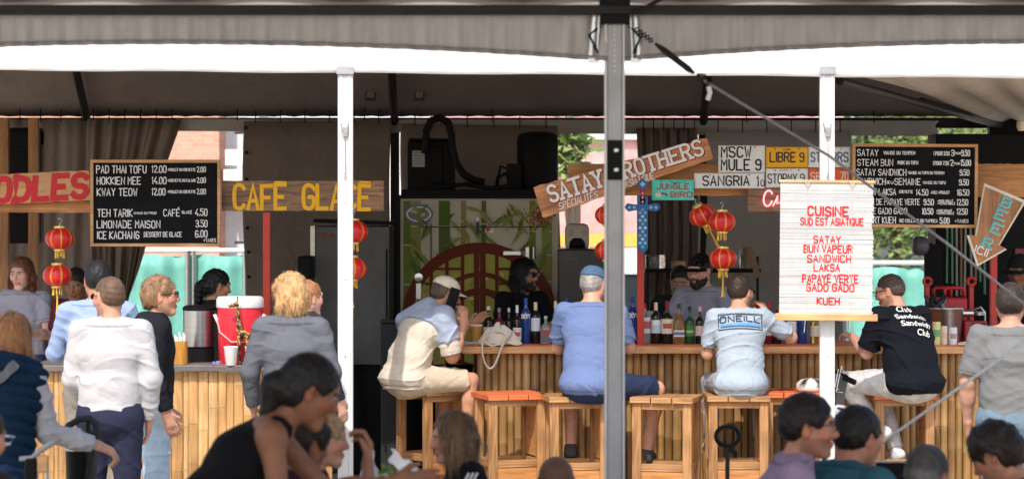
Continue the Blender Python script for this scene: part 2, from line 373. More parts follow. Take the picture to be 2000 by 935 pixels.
m = MB(); m.box((0, -.01, H + (YH - 22) / s0), (.13, .12, .12)); m.box((0, -.03, H + (YH - 5) / s0), (.08, .10, .10)); m.tube([(-.06, -.03, 2.84), (-.11, -.04, 2.80), (-.07, -.04, 2.72)], .006); m.tube([(.06, -.03, 2.84), (.11, -.05, 2.79), (.08, -.04, 2.72)], .006)
m.build('head_joint', BLACK, pole, bevel=.01)
for sx in (-1, 1):
    m = MB(); x = sx * .085
    m.tube([(x, -.03, 2.90), (x + sx * .012, -.035, 2.78), (x + sx * .02, -.035, 2.70)], .010, 6, flat=.3); m.tube([(x - sx * .02, -.035, 2.90), (x - sx * .012, -.035, 2.78), (x - sx * .01, -.035, 2.70)], .005, 6)
    m.box((x + sx * .006, -.035, 2.69), (.045, .02, .02)); m.build('strap_buckle', STEEL, pole)
# ---- guy lines
def line(name, label, pts, r, mat, extra=None):
    o = thing(name, label, 'guy line', pts[0]); c = Vector(pts[0]); m = MB(); m.tube([Vector(p) - c for p in pts], r, 8); m.build('rope', mat, o, smooth=True)
    if extra: extra(o, c)
    return o
ropeg = M('guy_rope', (.22, .21, .205), .6, var=.3, vs=80)
def turnb(o, c):
    m = MB(); a = W(1238, 54, 10.86) - c; b = W(1375, 158, 10.88) - c
    for k in range(5):
        p = a.lerp(b, .02 + k * .05); q = a.lerp(b, .02 + (k + .9) * .05); m.tube([p, (p + q) / 2 + Vector((.006, -.01, .008)), q, (p + q) / 2 + Vector((-.006, .01, -.008)), p], .0045, 6)
    m.tube([a.lerp(b, .30), a.lerp(b, .42), a.lerp(b, .78), a.lerp(b, .86)], [.006, .014, .014, .006], 8)
    p = a.lerp(b, .97); m.tube([p + Vector((-.02, 0, .02)), p + Vector((.012, 0, .018)), p + Vector((.03, 0, -.02)), p + Vector((0, 0, -.01)), p + Vector((-.02, 0, .02))], .006, 6)
    m.build('turnbuckle', DARKM, o, smooth='auto')
    m = MB(); q = W(1384, 182, 10.86) - c; m.tube([q + Vector((0, 0, .028)), q + Vector((.006, 0, 0)), q + Vector((-.004, 0, -.03))], .010, 6, flat=.2); m.build('tag', WHITE, o)
line('guy_rope', 'long grey guy rope slanting down right from the pole head past the menu boards', [W(1375, 158, 10.88), W(1620, 305, 11.3), W(1850, 476, 11.9), W(2100, 672, 12.5)], .0068, ropeg, turnb)
line('guy_rope', 'grey guy rope rising from the teal shirt to the right edge', [W(1700, 880, 11.3), W(2150, 560, 11.3)], .0068, M('pale_rope', (.6, .58, .56), .6, var=.2, vs=80))
line('guy_chain', 'short dark guy cable leaving the pole head towards the top right', [W(1232, 26, 10.86), W(1262, 14, 10.86), W(1330, -20, 10.86)], .008, DARKM)
# ---- outside, seen through the gaps
bm_ = bpy.data.materials.new('brick_wall'); bm_.use_nodes = True; _t = bm_.node_tree; _b = _t.nodes['Principled BSDF']; _b.inputs['Roughness'].default_value = .85
_br = _t.nodes.new('ShaderNodeTexBrick'); _tc = _t.nodes.new('ShaderNodeTexCoord'); _mp = _t.nodes.new('ShaderNodeMapping'); _mp.inputs['Rotation'].default_value = (R(90), 0, 0)
_t.links.new(_tc.outputs['Object'], _mp.inputs[0]); _t.links.new(_mp.outputs[0], _br.inputs[0])
_br.inputs['Color1'].default_value = (.50, .25, .18, 1); _br.inputs['Color2'].default_value = (.58, .32, .23, 1); _br.inputs['Mortar'].default_value = (.55, .38, .3, 1)
_br.inputs['Scale'].default_value = 4; _br.inputs['Mortar Size'].default_value = .012; _t.links.new(_br.outputs[0], _b.inputs['Base Color']); _mc['brick'] = bm_
bl = thing('brick_building', 'brick apartment building with white balconies seen past the swept curtain', 'building', (W(400, 0, 36).x, 36, 0))
m = MB(); m.box((-2.35, 2.5, 4), (5.1, 5, 8)); m.build('wall', bm_, bl)
m = MB(); m.box((2.2, 2.8, 4), (4, 4, 8)); m.build('recessed_wall', M('pale_blue_cladding', (.6, .66, .7), .7), bl)
for z in (2.55, 1.0):
    m = MB(); m.box((1.0, .55, z), (1.5, .9, .16)); m.box((1.0, .12, z + .25), (1.45, .03, .22)); m.build('balcony', WHITE, bl)
    m = MB(); m.box((.9, .4, z + .45), (.5, .3, .3)); m.tube([(.4, .2, z + .6), (1.6, .2, z + .6)], .02); m.build('railing', DARKM, bl)
m = MB(); m.box((.65, .4, 3), (.14, .14, 6)); m.build('downpipe', WHITE, bl)
sh = thing('pink_storefront', 'pink brick shopfront with white and orange bands seen behind the lettered plank', 'building', (W(1170, 0, 34).x, 34, 0))
m = MB(); m.box((.5, 2, 4), (5.5, 4, 8)); m.build('wall', M('pink_brick', (.60, .33, .32), .85, var=.2, vs=5), sh)
m = MB()
for z, h in ((3.05, .12), (2.62, .10), (1.42, .42)): m.box((.5, -.06, z), (5.5, .1, h))
m.build('cornice', WHITE, sh)
m = MB(); m.box((.5, -.08, 1.66), (5.5, .1, .17)); m.build('awning_stripe', M('orange_stripe', (.8, .42, .08), .6), sh)
m = MB(); m.box((-.9, -.04, 1), (.9, .06, 1.4)); m.box((1, -.04, 1), (1.6, .06, 1.4)); m.build('window', GLASS('dark_window', (.1, .13, .15)), sh)
mesh_g = M('green_mesh', (.15, .43, .36), .6, var=.3, vs=2, bump=.5, bs=4)
for k, (x0, x1, y0) in enumerate(((200, 480, 489), (1640, 1905, 513))):
    D = 26; c = Vector(((x0 + x1) / 2 / (F / D) - 1000 / (F / D), D, 0))
    o = thing('mesh_fence', ['green mesh site fence outside, behind the dark haired server', 'green mesh site fence outside, behind the man in the black lettered shirt'][k], 'fence', c, group='green mesh fences outside the marquee')
    zt = W(0, y0, D).z; wd_ = (x1 - x0) / (F / D)
    m = MB(); m.grid(lambda u, v: (-wd_ / 2 + wd_ * u, .04 * math.sin(u * 13 + v * 3) + .02 * math.sin(u * 41), (zt - .04) * (1 - v) - .02 * math.sin(u * 9) ** 2), 60, 12); m.build('mesh_sheet', mesh_g, o, smooth=True, solid=.005)
    m = MB(); m.tube([(-wd_ / 2, 0, zt), (wd_ / 2, 0, zt)], .025); m.build('top_rail', WHITE, o)
    for f in ((-.45, .1, .5) if k == 0 else (-.5, .28, .5)):
        m = MB(); m.tube([(wd_ * f, -.05, 0), (wd_ * f, -.05, zt)], .03); m.tube([(wd_ * f + .06, -.05, 0), (wd_ * f + .06, -.05, zt)], .02); m.build('post', STEEL, o)
def tree(label, px, D, zc, rx, rz, n, cols, seed):
    r = random.Random(seed); o = thing('leafy_tree', label, 'tree', (W(px, 0, D).x, D, 0), group='trees outside the marquee')
    m = MB(); m.tube([(0, 0, 0), (.05, 0, zc * .5), (.1, .05, zc + rz * .5)], [.13, .1, .05])
    for k in range(7):
        a = r.uniform(0, 6.28); m.tube([(.05, 0, zc * .6), (math.cos(a) * rx * .5, math.sin(a) * rx * .5, zc), (math.cos(a) * rx * .8, math.sin(a) * rx * .8, zc + r.uniform(-.3, .8) * rz)], [.06, .04, .015], 5)
    m.build('trunk', WOOD('bark', (.12, .09, .06), (.05, .04, .03), 'z'), o)
    m = MB(); cl = [(r.gauss(0, .45) * rx, r.gauss(0, .35) * rx, zc + r.gauss(0, .45) * rz, r.uniform(.22, .45) * rx) for _ in range(26)]
    for k in range(n):
        c = r.choice(cl); p = Vector((c[0] + r.gauss(0, c[3]), c[1] + r.gauss(0, c[3]), c[2] + r.gauss(0, c[3] * .8)))
        a = Vector((r.gauss(0, 1), r.gauss(0, 1), r.gauss(0, .6))).normalized(); b = a.orthogonal().normalized(); q = r.uniform(.05, .10); cc = r.choice(cols)
        m.add([p, p + a * q + b * q * .45, p + a * q * 2, p + a * q - b * q * .45], [(0, 1, 2, 3)], tuple(x * r.uniform(.8, 1.2) for x in cc))
    m.build('crown', M('leaves', vcol=True, rough=.6, var=.05), o)
gl = [(.15, .21, .05), (.10, .16, .035), (.22, .27, .08)]
tree('sunlit tree outside, behind the right menu board', 1745, 44, 2.6, 1.9, 1.6, 9000, gl, 1)
tree('second leafy tree outside at the right of the gap', 1870, 46, 2.9, 2.0, 1.7, 6000, gl, 2)
tree('small bright tree in front of the pink shopfront', 1110, 31, 2.80, .22, .36, 420, gl, 3)
# ================================================================ COUNTERS
def bamboo(mb, x0, x1, y, z0, z1, w, cols, seed, rnd=.8, vary=(.8, 1.15)):
    r = random.Random(seed); x = x0
    while x < x1:
        ww = w * r.uniform(*vary); c = r.choice(cols); _k = r.uniform(.8, 1.12); c = tuple(q * _k for q in c)
        nz = []; z = z0 + r.uniform(-.3, .05); prof = []; z_ = z0
        nodes = []
        while z < z1: nodes.append(z); z += r.uniform(.24, .38)
        zs = sorted({z0, z1, *[q + d for q in nodes for d in (-.009, -.004, 0, .004, .009) if z0 < q + d < z1]})
        n = 8; base = len(mb.v); yo = r.uniform(-.006, .006)
        for q in zs:
            near = min([abs(q - k) for k in nodes] or [1]); rad = ww / 2 * (1.08 if near < .0045 and near > .001 else .97 if near < .001 else 1.0)
            cc = tuple(v * (.45 if near < .001 else .8 if near < .0095 else 1) for v in c)
            for k in range(n + 1):
                t = math.pi * k / n; mb.v.append((x + ww / 2 - math.cos(t) * rad, y + yo - math.sin(t) * rad * rnd, q)); mb.c.append(cc)
        for i in range(len(zs) - 1):
            for k in range(n): mb.f.append((base + i * (n + 1) + k, base + i * (n + 1) + k + 1, base + (i + 1) * (n + 1) + k + 1, base + (i + 1) * (n + 1) + k))
        x += ww * 1.04
BAM = WOOD('bamboo', (1, 1, 1), (.72, .62, .5), 'z', .4, vcol=True)
sB = F / 18.5
bar = thing('tiki_bar', 'long bamboo fronted bar with an orange red top behind the stools', 'bar', (0, 18.5, 0))
x0, x1 = (905 - 1000) / sB, (2080 - 1000) / sB; zt = 1.083
m = MB(); m.box(((x0 + x1) / 2, .24, zt - .022), (x1 - x0, .60, .044)); m.build('countertop', W_RED, bar, bevel=.006)
m = MB(); m.box(((x0 + x1) / 2, -.072, zt - .036), (x1 - x0 + .02, .03, .052)); m.build('edge_board', W_PINE, bar, bevel=.008)
m = MB(); bamboo(m, x0 + .1, x1, 0, .05, zt - .05, .056, [(.48, .29, .115), (.58, .36, .15), (.33, .19, .075), (.52, .31, .125)], 3); m.build('bamboo_cladding', BAM, bar, smooth=True)
m = MB(); m.box(((x0 + x1) / 2 + .05, .10, .52), (x1 - x0 - .1, .12, 1.03)); m.build('inner_panel', M('dark_panel', (.03, .02, .015), .8), bar)
m = MB(); m.box(((x0 + x1) / 2, -.04, .05), (x1 - x0, .02, .1)); m.build('plinth', W_STOOL_X, bar)
sC = F / 17.2; zc_ = H + (YH - 712) / sC
cafe = thing('cafe_counter', 'bamboo fronted counter with a dark grey top under the menu board', 'counter', (0, 17.2, 0))
x0, x1 = (60 - 1000) / sC, (655 - 1000) / sC
m = MB(); m.box(((x0 + x1) / 2, .26, zc_ - .02), (x1 - x0, .66, .04)); m.build('worktop', M('grey_laminate', (.13, .11, .105), .45, var=.2), cafe, bevel=.004)
m = MB(); bamboo(m, x0 + .03, x1 - .02, 0, .03, zc_ - .045, .058, [(.74, .45, .19), (.84, .54, .25), (.66, .39, .16)], 5, .30, (.5, 1.3)); m.build('bamboo_cladding', BAM, cafe, smooth=True)
m = MB(); m.box(((x0 + x1) / 2, .09, .48), (x1 - x0 - .06, .12, .93)); m.build('inner_panel', _mc['dark_panel'], cafe)
# ================================================================ STOOLS
def make_stool(panel=True):
    o = thing('bar_stool', 'x', 'bar stool', (0, 0, 0)); h = .78; w, d = .44, .36
    for i in range(3):
        m = MB(); m.box((-w / 3 + i * w / 3, 0, h - .02), (w / 3 - .006, d + .06, .038)); m.build('seat_plank', W_STOOL_X, o, bevel=.004)
    for sx in (-1, 1):
        for sy in (-1, 1):
            m = MB(); m.box((sx * (w / 2 - .045), sy * (d / 2 - .02), (h - .04) / 2), (.062, .045, h - .04)); m.build('leg', W_STOOL_Z, o, bevel=.004)
    for sy in (-1, 1):
        m = MB(); m.box((0, sy * (d / 2 - .02), .30), (w - .152, .035, .05)); m.build('rung', W_STOOL_X, o, bevel=.003)
        m = MB(); m.box((0, sy * (d / 2 - .02), h - .063), (w - .152, .03, .045)); m.build('apron', W_STOOL_X, o, bevel=.003)
    for sx in (-1, 1):
        m = MB(); m.box((sx * (w / 2 - .045), 0, .30), (.035, d - .086, .05)); m.build('rung', W_STOOL_X, o, bevel=.003)
    m = MB(); m.box((0, -d / 2 + .016, .15), (w - .154, .012, .245)); m.build('lower_panel', W_ORANGE_X, o)
    if panel:
        m = MB(); m.box((w / 2 - .05, 0, .53), (.012, d - .09, .38)); m.build('side_panel', W_ORANGE_X, o)
    return o
st0 = make_stool()
stools = [(848, 18.35, 38, 'stool under the man with a grey cloth over his shoulders'), (995, 17.9, 18, 'empty stool with a bright orange red seat'),
          (1122, 17.7, 10, 'stool under the man in the blue cap'), (1302, 17.6, -14, 'empty stool right of the big grey pole, turned a little left'),
          (1438, 17.75, 0, 'stool under the man in the pale blue lettered shirt'), (1545, 18.1, 0, 'stool with orange planks half hidden by the white post and sign'),
          (1758, 17.95, 2, 'stool under the man in the black lettered shirt')]
for i, (px, D, a, lb) in enumerate(stools):
    loc = ((px - 1000) / (F / D), D, 0)
    o = st0 if i == 0 else dup(st0, loc)
    o.location = loc; o.rotation_euler = (0, 0, R(a)); o['label'] = lb; o['group'] = 'wooden bar stools along the bar'
    if i in (1, 5, 6):
        for c in o.children:
            if c.name.startswith('seat_plank'):
                c.data = c.data.copy(); c.data.materials[0] = W_RED
# ================================================================ HEADER BOARDS, POSTS
DS = 18.45; sS = F / DS
def plank(name, label, cat, px0, py0, px1, py1, D, mat, th=.03, ang=0, group=None):
    o = thing(name, label, cat, W((px0 + px1) / 2, (py0 + py1) / 2, D), (0, -ang, 0), group); s = F / D
    return o, (px1 - px0) / s, (py1 - py0) / s
def board(mb, w, h, th, r, rough=.004, n=24):
    """plank with uneven sawn edges"""
    t = [(-w / 2 + w * i / n + (0 if i in (0, n) else r.uniform(-.004, .004)), h / 2 + r.uniform(-rough, rough)) for i in range(n + 1)]
    b = [(w / 2 - w * i / n, -h / 2 + r.uniform(-rough, rough)) for i in range(n + 1)]
    mb.prism(t[::-1] + b[::-1], -th / 2, th / 2)
for i, (a, b, c, d, lb) in enumerate(((1110, 320, 1462, 382, 'broad orange plank across the bar behind the plates'), (1890, 320, 2060, 385, 'broad orange plank at the right edge behind the arrow'),
                       (-60, 380, 430, 415, 'orange plank below the red lettered noodle sign'))):
    m = MB(); o, w, h = plank('header_board', lb, 'board', a, b, c, d, DS + .07, None); board(m, w, h, .035, random.Random(i), .003); m.build('board', W_ORANGE_X, o, bevel=.002)
    tag(o, group='orange planks over the counters')
for px, y0, lb, D in ((521, 415, 'red post between the two servers at the cooler', 18.3), (1251, 380, 'red post behind the toy sword', DS + .1), (1940, 470, 'red post right of the jerry can', 19.0)):
    p = W(px, y0, D); o = thing('red_post', lb, 'post', (p.x, p.y, 0), group='red posts carrying the planks')
    m = MB(); m.box((0, 0, p.z / 2), (.05, .05, p.z)); m.build('post', RED, o, bevel=.003)
for px, D in ((8, 19.6), (66, 19.6)):
    p = W(px, 230, D); o = thing('timber_post', ['raw timber post at the left edge', 'raw timber post behind the red haired server'][px > 20], 'post', (p.x, p.y, 0), group='raw timber posts')
    m = MB(); m.box((0, 0, p.z / 2), (.075, .06, p.z)); m.build('post', W_ORANGE_X if 0 else WOOD('timber', (.42, .2, .06), (.2, .09, .03), 'z'), o, bevel=.004)
m = MB(); o = thing('wall_fan', 'black fan unit hanging at top left between the timber posts', 'fan', W(45, 300, 20)); m.box((0, 0, .12), (.3, .2, .14)); m.box((.02, 0, -.25), (.26, .16, .9)); m.build('housing', BLACK, o, bevel=.02)
m = MB(); m.lathe([(.08, -.03), (.09, 0), (.08, .03)], (0, -.13, -.35), 16); m.build('grille', DARKM, o)
# ================================================================ SIGNS
RP = (.60, .015, .025)
o, w, h = plank('noodle_sign', 'pale wooden plank sign with red brush letters at the left edge', 'sign', -95, 339, 176, 397, DS - .02, None, ang=R(2.6))
m = MB(); board(m, w, h, .03, random.Random(4), .004); m.build('board', W_PINE, o, bevel=.002)
m = MB(); lettering(m, 'NOODLES', w / 2 - .03, -h / 2 + .025, h - .055, .27, -.019, anchor='r', width=w * .93, col=RP, jit=.15, serif=False, slant=.12); m.build('lettering', VCG, o)
def menu(label, px0, py0, px1, py1, rows, ang=0, D=DS - .12):
    o, w, h = plank('menu_board', label, 'menu board', px0, py0, px1, py1, D, None, ang=ang, group='black chalk menu boards in pine frames'); s = F / D
    m = MB(); m.box((0, 0, 0), (w - .02, .015, h - .02)); m.build('blackboard', M('blackboard', (.010, .010, .012), .9, var=.4, vs=3, spec=.15), o)
    m = MB(); t = .022
    for z in (-1, 1): m.box((0, -.004, z * (h / 2 - t / 2)), (w, .03, t))
    for x in (-1, 1): m.box((x * (w / 2 - t / 2), -.004, 0), (t, .03, h - 2 * t - .001))
    m.build('frame', W_PINE, o, bevel=.002)
    m = MB()
    for txt, x, y, hp, wp, lw in rows:      # photo pixels: left, baseline, cap height, width
        lettering(m, txt, (x - (px0 + px1) / 2) / s, -(y - (py0 + py1) / 2) / s, hp / s, lw, -.0105, width=wp / s, jit=.12)
    m.build('chalk_lettering', CHALK, o)
    return o
menu('menu board with noodle dishes and iced drinks over the cafe counter', 177, 312, 431, 481, [
    ('PAD THAI TOFU', 189, 338, 14, 97, .13), ('12.00', 296, 337, 13, 29, .13), ('+POULET OU CREVETTE', 328, 334, 5, 54, .2), ('2.00', 385, 336, 10, 17, .15),
    ('HOKKIEN MEE', 190, 360, 14, 85, .13), ('14.00', 296, 359, 13, 29, .13), ('+CREVETTE OU CALMAR', 328, 355, 5, 54, .2), ('2.00', 385, 357, 10, 17, .15),
    ('KWAY TEOW', 190, 382, 14, 78, .13), ('12.00', 296, 381, 13, 27, .13), ('+POULET OU CREVETTE', 328, 377, 5, 54, .2), ('2.00', 385, 379, 10, 17, .15),
    ('TEH TARIK', 191, 423, 14, 68, .13), ('CHAUD OU FROID', 262, 418, 4, 44, .2), ('CAFÉ', 320, 422, 13, 31, .13), ('GLACÉ', 356, 417, 5, 19, .2), ('4.50', 382, 421, 13, 23, .13),
    ('LIMONADE MAISON', 190, 445, 14, 123, .13), ('3.50', 383, 443, 13, 22, .13),
    ('ICE KACHANG', 191, 466, 14, 81, .13), ('DESSERT DE GLACE', 282, 462, 9, 73, .15), ('6.00', 382, 463, 13, 23, .13), ('+TAXES', 398, 472, 6, 24, .17)])
menu('menu board with satay, buns and laksa right of the bamboo blind', 1664, 281, 1909, 444, [
    ('SATAY', 1674, 305, 12, 40, .13), ('VIANDE OU TEMPEH', 1725, 302, 6, 61, .2), ('1 POUR 3.50', 1822, 303, 7, 31, .17), ('3', 1857, 304, 11, 6, .15), ('POUR', 1865, 301, 4, 11, .2), ('9.50', 1877, 304, 11, 16, .15),
    ('STEAM BUN', 1674, 324, 12, 69, .13), ('PORC OU TOFU', 1753, 321, 6, 39, .2), ('1 POUR 7.50', 1821, 322, 7, 31, .17), ('2', 1855, 323, 11, 6, .15), ('POUR', 1863, 321, 4, 11, .2), ('15.00', 1875, 323, 11, 20, .15),
    ('SATAY SANDWICH', 1673, 343, 12, 96, .13), ('VIANDE AU TOFU OU TEMPEH', 1773, 340, 5, 70, .2), ('9.50', 1874, 342, 11, 18, .15),
    ('SANDWICH', 1673, 361, 12, 56, .13), ('DE LA', 1732, 359, 5, 13, .2), ('SEMAINE', 1747, 361, 12, 50, .13), ('VIANDE OU TOFU', 1802, 359, 5, 44, .2), ('9.50', 1873, 361, 11, 18, .15),
    ('POULET LAKSA', 1672, 381, 12, 77, .13), ('CREVETTE', 1756, 377, 5, 26, .2), ('14.50', 1788, 381, 11, 24, .14), ('AVEC +POULET', 1818, 378, 5, 36, .2), ('16.50', 1868, 381, 11, 24, .15),
    ('SALADE DE PAPAYE VERTE', 1672, 400, 11, 124, .13), ('9.50', 1804, 400, 11, 19, .15), ('+PORC GRILLÉ', 1831, 394, 4, 30, .2), ('+TEMPEH GRILLÉ', 1831, 399, 4, 34, .2), ('12.50', 1868, 400, 11, 22, .15),
    ('SALADE GADO GADO', 1672, 418, 11, 99, .13), ('10.50', 1800, 418, 11, 22, .15), ('+PORC BRAISÉ', 1829, 413, 4, 30, .2), ('+TEMPEH GRILLÉ', 1829, 418, 4, 34, .2), ('12.50', 1868, 418, 11, 21, .15),
    ('DESSERT KUEH', 1672, 436, 12, 77, .13), ('RIZ COLLANT OU TAPIOCA', 1757, 434, 6, 74, .18), ('5.00', 1836, 436, 11, 18, .15), ('+TAXES', 1865, 434, 6, 26, .18)], ang=R(-.4))
o, w, h = plank('cafe_sign', 'weathered plank sign with yellow painted letters behind the white post', 'sign', 433, 353, 750, 412, DS - .05, None)
m = MB(); board(m, w, h, .03, random.Random(6), .003); m.build('board', W_GREY, o, bevel=.002)
m = MB(); Y_ = (.95, .50, .01)
for tx, xa, xb in (('CAFE', 455, 563), ('GLACE', 590, 727)):
    lettering(m, tx, (xa + 3 - 591.5) / (F / (DS - .05)), -(408 - 382.5) / (F / (DS - .05)), 46 / (F / (DS - .05)), .165, -.0175, width=(xb - xa - 8) / (F / (DS - .05)), col=Y_, jit=.22, gap=1.5)
for x in (549, 713): m.box(((x - 591.5) / 271, -.018, .098), (.085, .002, .014), Matrix.Rotation(R(2), 3, 'Y'), Y_)
m.build('lettering', VCG, o)
a = math.atan2(105, 338)
o = thing('satay_sign', 'big tilted wooden plank sign with white serif letters over the bar', 'sign', W(1219, 343, DS - .08), (0, -a, 0)); s = F / (DS - .08)
m = MB(); r = random.Random(8); w = 352 / s
top = [(-w / 2 + w * i / 24, (31 - 8 * i / 24) / s + r.uniform(-.005, .005)) for i in range(25)]; bot = [(w / 2 - w * i / 24, -(20 + 12 * i / 24) / s + r.uniform(-.005, .005)) for i in range(25)]
m.prism(top[::-1] + bot[::-1], -.018, .018); m.build('board', WOOD('sign_wood', (.78, .36, .14), (.42, .16, .06), 'x'), o, bevel=.002)
m = MB(); C1, C2 = (.35, .02, .015), (.92, .91, .88)
for (tx, xa, xb, za, hh) in (('SATAY', -151, -44, -7, 31), ('BROTHERS', -22, 160, -6, 29)):
    lettering(m, tx, (xa + 1) / s, (za - 1.4) / s, hh / s, .26, -.0188, width=(xb - xa) / s, col=C1, serif=True, jit=0, gap=1.9)
    lettering(m, tx, xa / s, za / s, hh / s, .18, -.0240, width=(xb - xa) / s, col=C2, serif=True, jit=0, gap=1.9)
lettering(m, 'SPECIALITÉS', -140 / s, -26 / s, 13 / s, .12, -.02, width=78 / s, col=C2, jit=.2, slant=.25)
lettering(m, 'ASIATIQUE', -4 / s, -23 / s, 13 / s, .12, -.02, width=58 / s, col=C2, jit=.2, slant=.25)
m.build('lettering', VCG, o)
PG = 'plate shaped drink signs over the bar'
def plate(label, x0, y0, x1, y1, base, col, rows, D=DS - .06, bold=.17, edge=None, y=0):
    o, w, h = plank('plate_sign', label, 'sign', x0, y0, x1, y1, D, None, group=PG); s = F / D
    m = MB(); m.box((0, 0, 0), (w, .006, h), None, base)
    m.build('plate', VCG, o, bevel=.0025)
    m = MB(); e = edge or tuple(q * .8 for q in base); q = .004
    for z in (-1, 1): m.box((0, -.004, z * (h / 2 - .006)), (w - .01, .003, q), None, e)
    for x in (-1, 1):
        m.box((x * (w / 2 - .006), -.004, 0), (q, .003, h - .02), None, e); m.box((x * w * .28, -.005, h / 2 - .014), (.009, .003, .009), None, (.1, .1, .1))
    for tx, xa, yb, hp, wp in rows: lettering(m, tx, (xa - (x0 + x1) / 2) / s, -(yb - (y0 + y1) / 2) / s, hp / s, bold, -.0045, width=wp / s, col=col, jit=0)
    m.build('lettering', VCG, o); return o
K = (.02, .02, .02); WH = (.88, .88, .86)
plate('tall white plate reading MSCW MULE 9', 1403, 284, 1494, 337, WH, K, [('MSCW', 1409, 307, 20, 57), ('MULE', 1409, 332, 20, 55), ('9', 1476, 332, 20, 10)])
plate('long white plate reading SANGRIA 10', 1356, 338, 1493, 368, WH, K, [('SANGRIA', 1373, 362, 18, 90), ('1', 1477, 363, 18, 4), ('0', 1486, 363, 11, 7)])
plate('yellow plate reading LIBRE 9', 1496, 287, 1578, 327, (.95, .48, .01), K, [('LIBRE', 1504, 316, 18, 49), ('9', 1562, 316, 17, 8), ('CUBA', 1529, 294, 4, 15)], bold=.15)
plate('white plate with blue letters partly behind the white post', 1579, 287, 1661, 327, WH, (.04, .10, .25), [('STL', 1584, 316, 18, 28), ('BRS', 1625, 316, 18, 31)], bold=.14)
plate('white plate reading STORMY 9 above the blind', 1496, 329, 1578, 366, WH, (.05, .05, .06), [('STORMY', 1500, 358, 18, 56), ('9', 1563, 356, 16, 8), ('DARK N', 1522, 334, 4, 24)], bold=.13)
plate('orange red plate with white and dark letters behind the white post', 1579, 329, 1661, 366, (.85, .13, .02), (.80, .75, .7), [('SP', 1583, 352, 15, 20), ('SL', 1611, 352, 14, 16), ('70', 1642, 352, 16, 14)], bold=.14)
o = plate('teal sign with dark red letters and a small toucan', 1273, 351, 1355, 391, (.10, .70, .58), (.45, .05, .03), [('JUNGLE', 1283, 369, 10, 62), ('BIRD', 1310, 385, 10, 42)], D=DS - .1, bold=.24)
o['group'] = 'small sign'; del o['group']
m = MB(); s = F / (DS - .1)
m.lathe([(.001, -.02), (.02, -.012), (.022, 0), (.015, .014), (.001, .02)], (-.105, -.006, -.035), 12, sy=.15, colfn=lambda t, z: (.75, .68, .5))
m.prism([(-.088, -.03), (-.05, -.036), (-.04, -.043), (-.05, -.022), (-.08, -.016)], -.009, -.006, (.5, .05, .04)); m.prism([(-.052, -.036), (-.036, -.048), (-.044, -.024)], -.010, -.007, (.03, .03, .03))
m.tube([(-.02, -.005, .062), (.01, -.005, .05), (.04, -.005, .056), (.06, -.005, .05)], .0025, 5, (.03, .12, .1)); m.build('toucan_picture', VCG, o)
o, w, h = plank('neon_sign', 'dark plank with a pink looping neon letter above the blind', 'neon sign', 1461, 367, 1545, 413, DS - .03, None)
m = MB(); board(m, w, h, .03, random.Random(12), .003); m.build('board', W_GREY, o)
m = MB(); pts = [(.006 + .032 * math.cos(t) - .02, -.035, .01 + .055 * math.sin(t) + .01 * math.cos(t)) for t in [R(q) for q in range(20, 340, 12)]]
m.tube(pts, .0055, 6); m.tube([(.02, -.035, -.045), (.04, -.035, -.01), (.055, -.035, .03), (.05, -.035, -.03), (.075, -.035, -.02), (.1, -.035, .02), (.12, -.035, -.03)], .0055, 6)
m.build('neon_tube', M('neon_pink', (1, .25, .3), .4, emit=1.6), o, smooth=True)
# arrow
D = DS - .25; s = F / D; cx, cz = 1945, 440
P = [(1922, 358), (2004, 392), (1951, 480), (1966, 487), (1908, 520), (1888, 459), (1904, 461)]
o = thing('arrow_sign', 'tilted brown arrow sign with teal letters pointing down at the bar', 'sign', W(cx, cz, D))
loc2 = lambda p, k=1: ((p[0] - cx) * k / s, -(p[1] - cz) * k / s)
m = MB(); m.prism([loc2(p) for p in P], -.012, .012); m.build('edge', M('cream_edge', (.72, .66, .55), .6), o)
gx, gz = sum(p[0] for p in P) / 7, sum(p[1] for p in P) / 7
m = MB(); m.prism([loc2((gx + (p[0] - gx) * .9, gz + (p[1] - gz) * .93)) for p in P], -.016, -.0125); m.build('face', W_GREY if 0 else WOOD('arrow_wood', (.46, .21, .08), (.28, .12, .045), 'z'), o)
m = MB()
for ch, x, y in (('B', 1953, 400), ('E', 1941, 423), ('E', 1933, 450), ('R', 1916, 478)):
    lettering(m, ch, (x + .8 - cx) / s, -(y + .8 - cz) / s, 18 / s, .27, -.0175, width=16 / s, col=(.45, .6, .55), ang=R(-22), serif=True, jit=0)
    lettering(m, ch, (x - cx) / s, -(y - cz) / s, 18 / s, .17, -.0215, width=16 / s, col=(.05, .42, .45), ang=R(-22), serif=True, jit=0)
lettering(m, 'ICI!', (1902 - cx) / s, -(492 - cz) / s, 14 / s, .15, -.018, width=26 / s, col=(.85, .85, .8), ang=R(-20), jit=.1)
m.build('lettering', VCG, o)
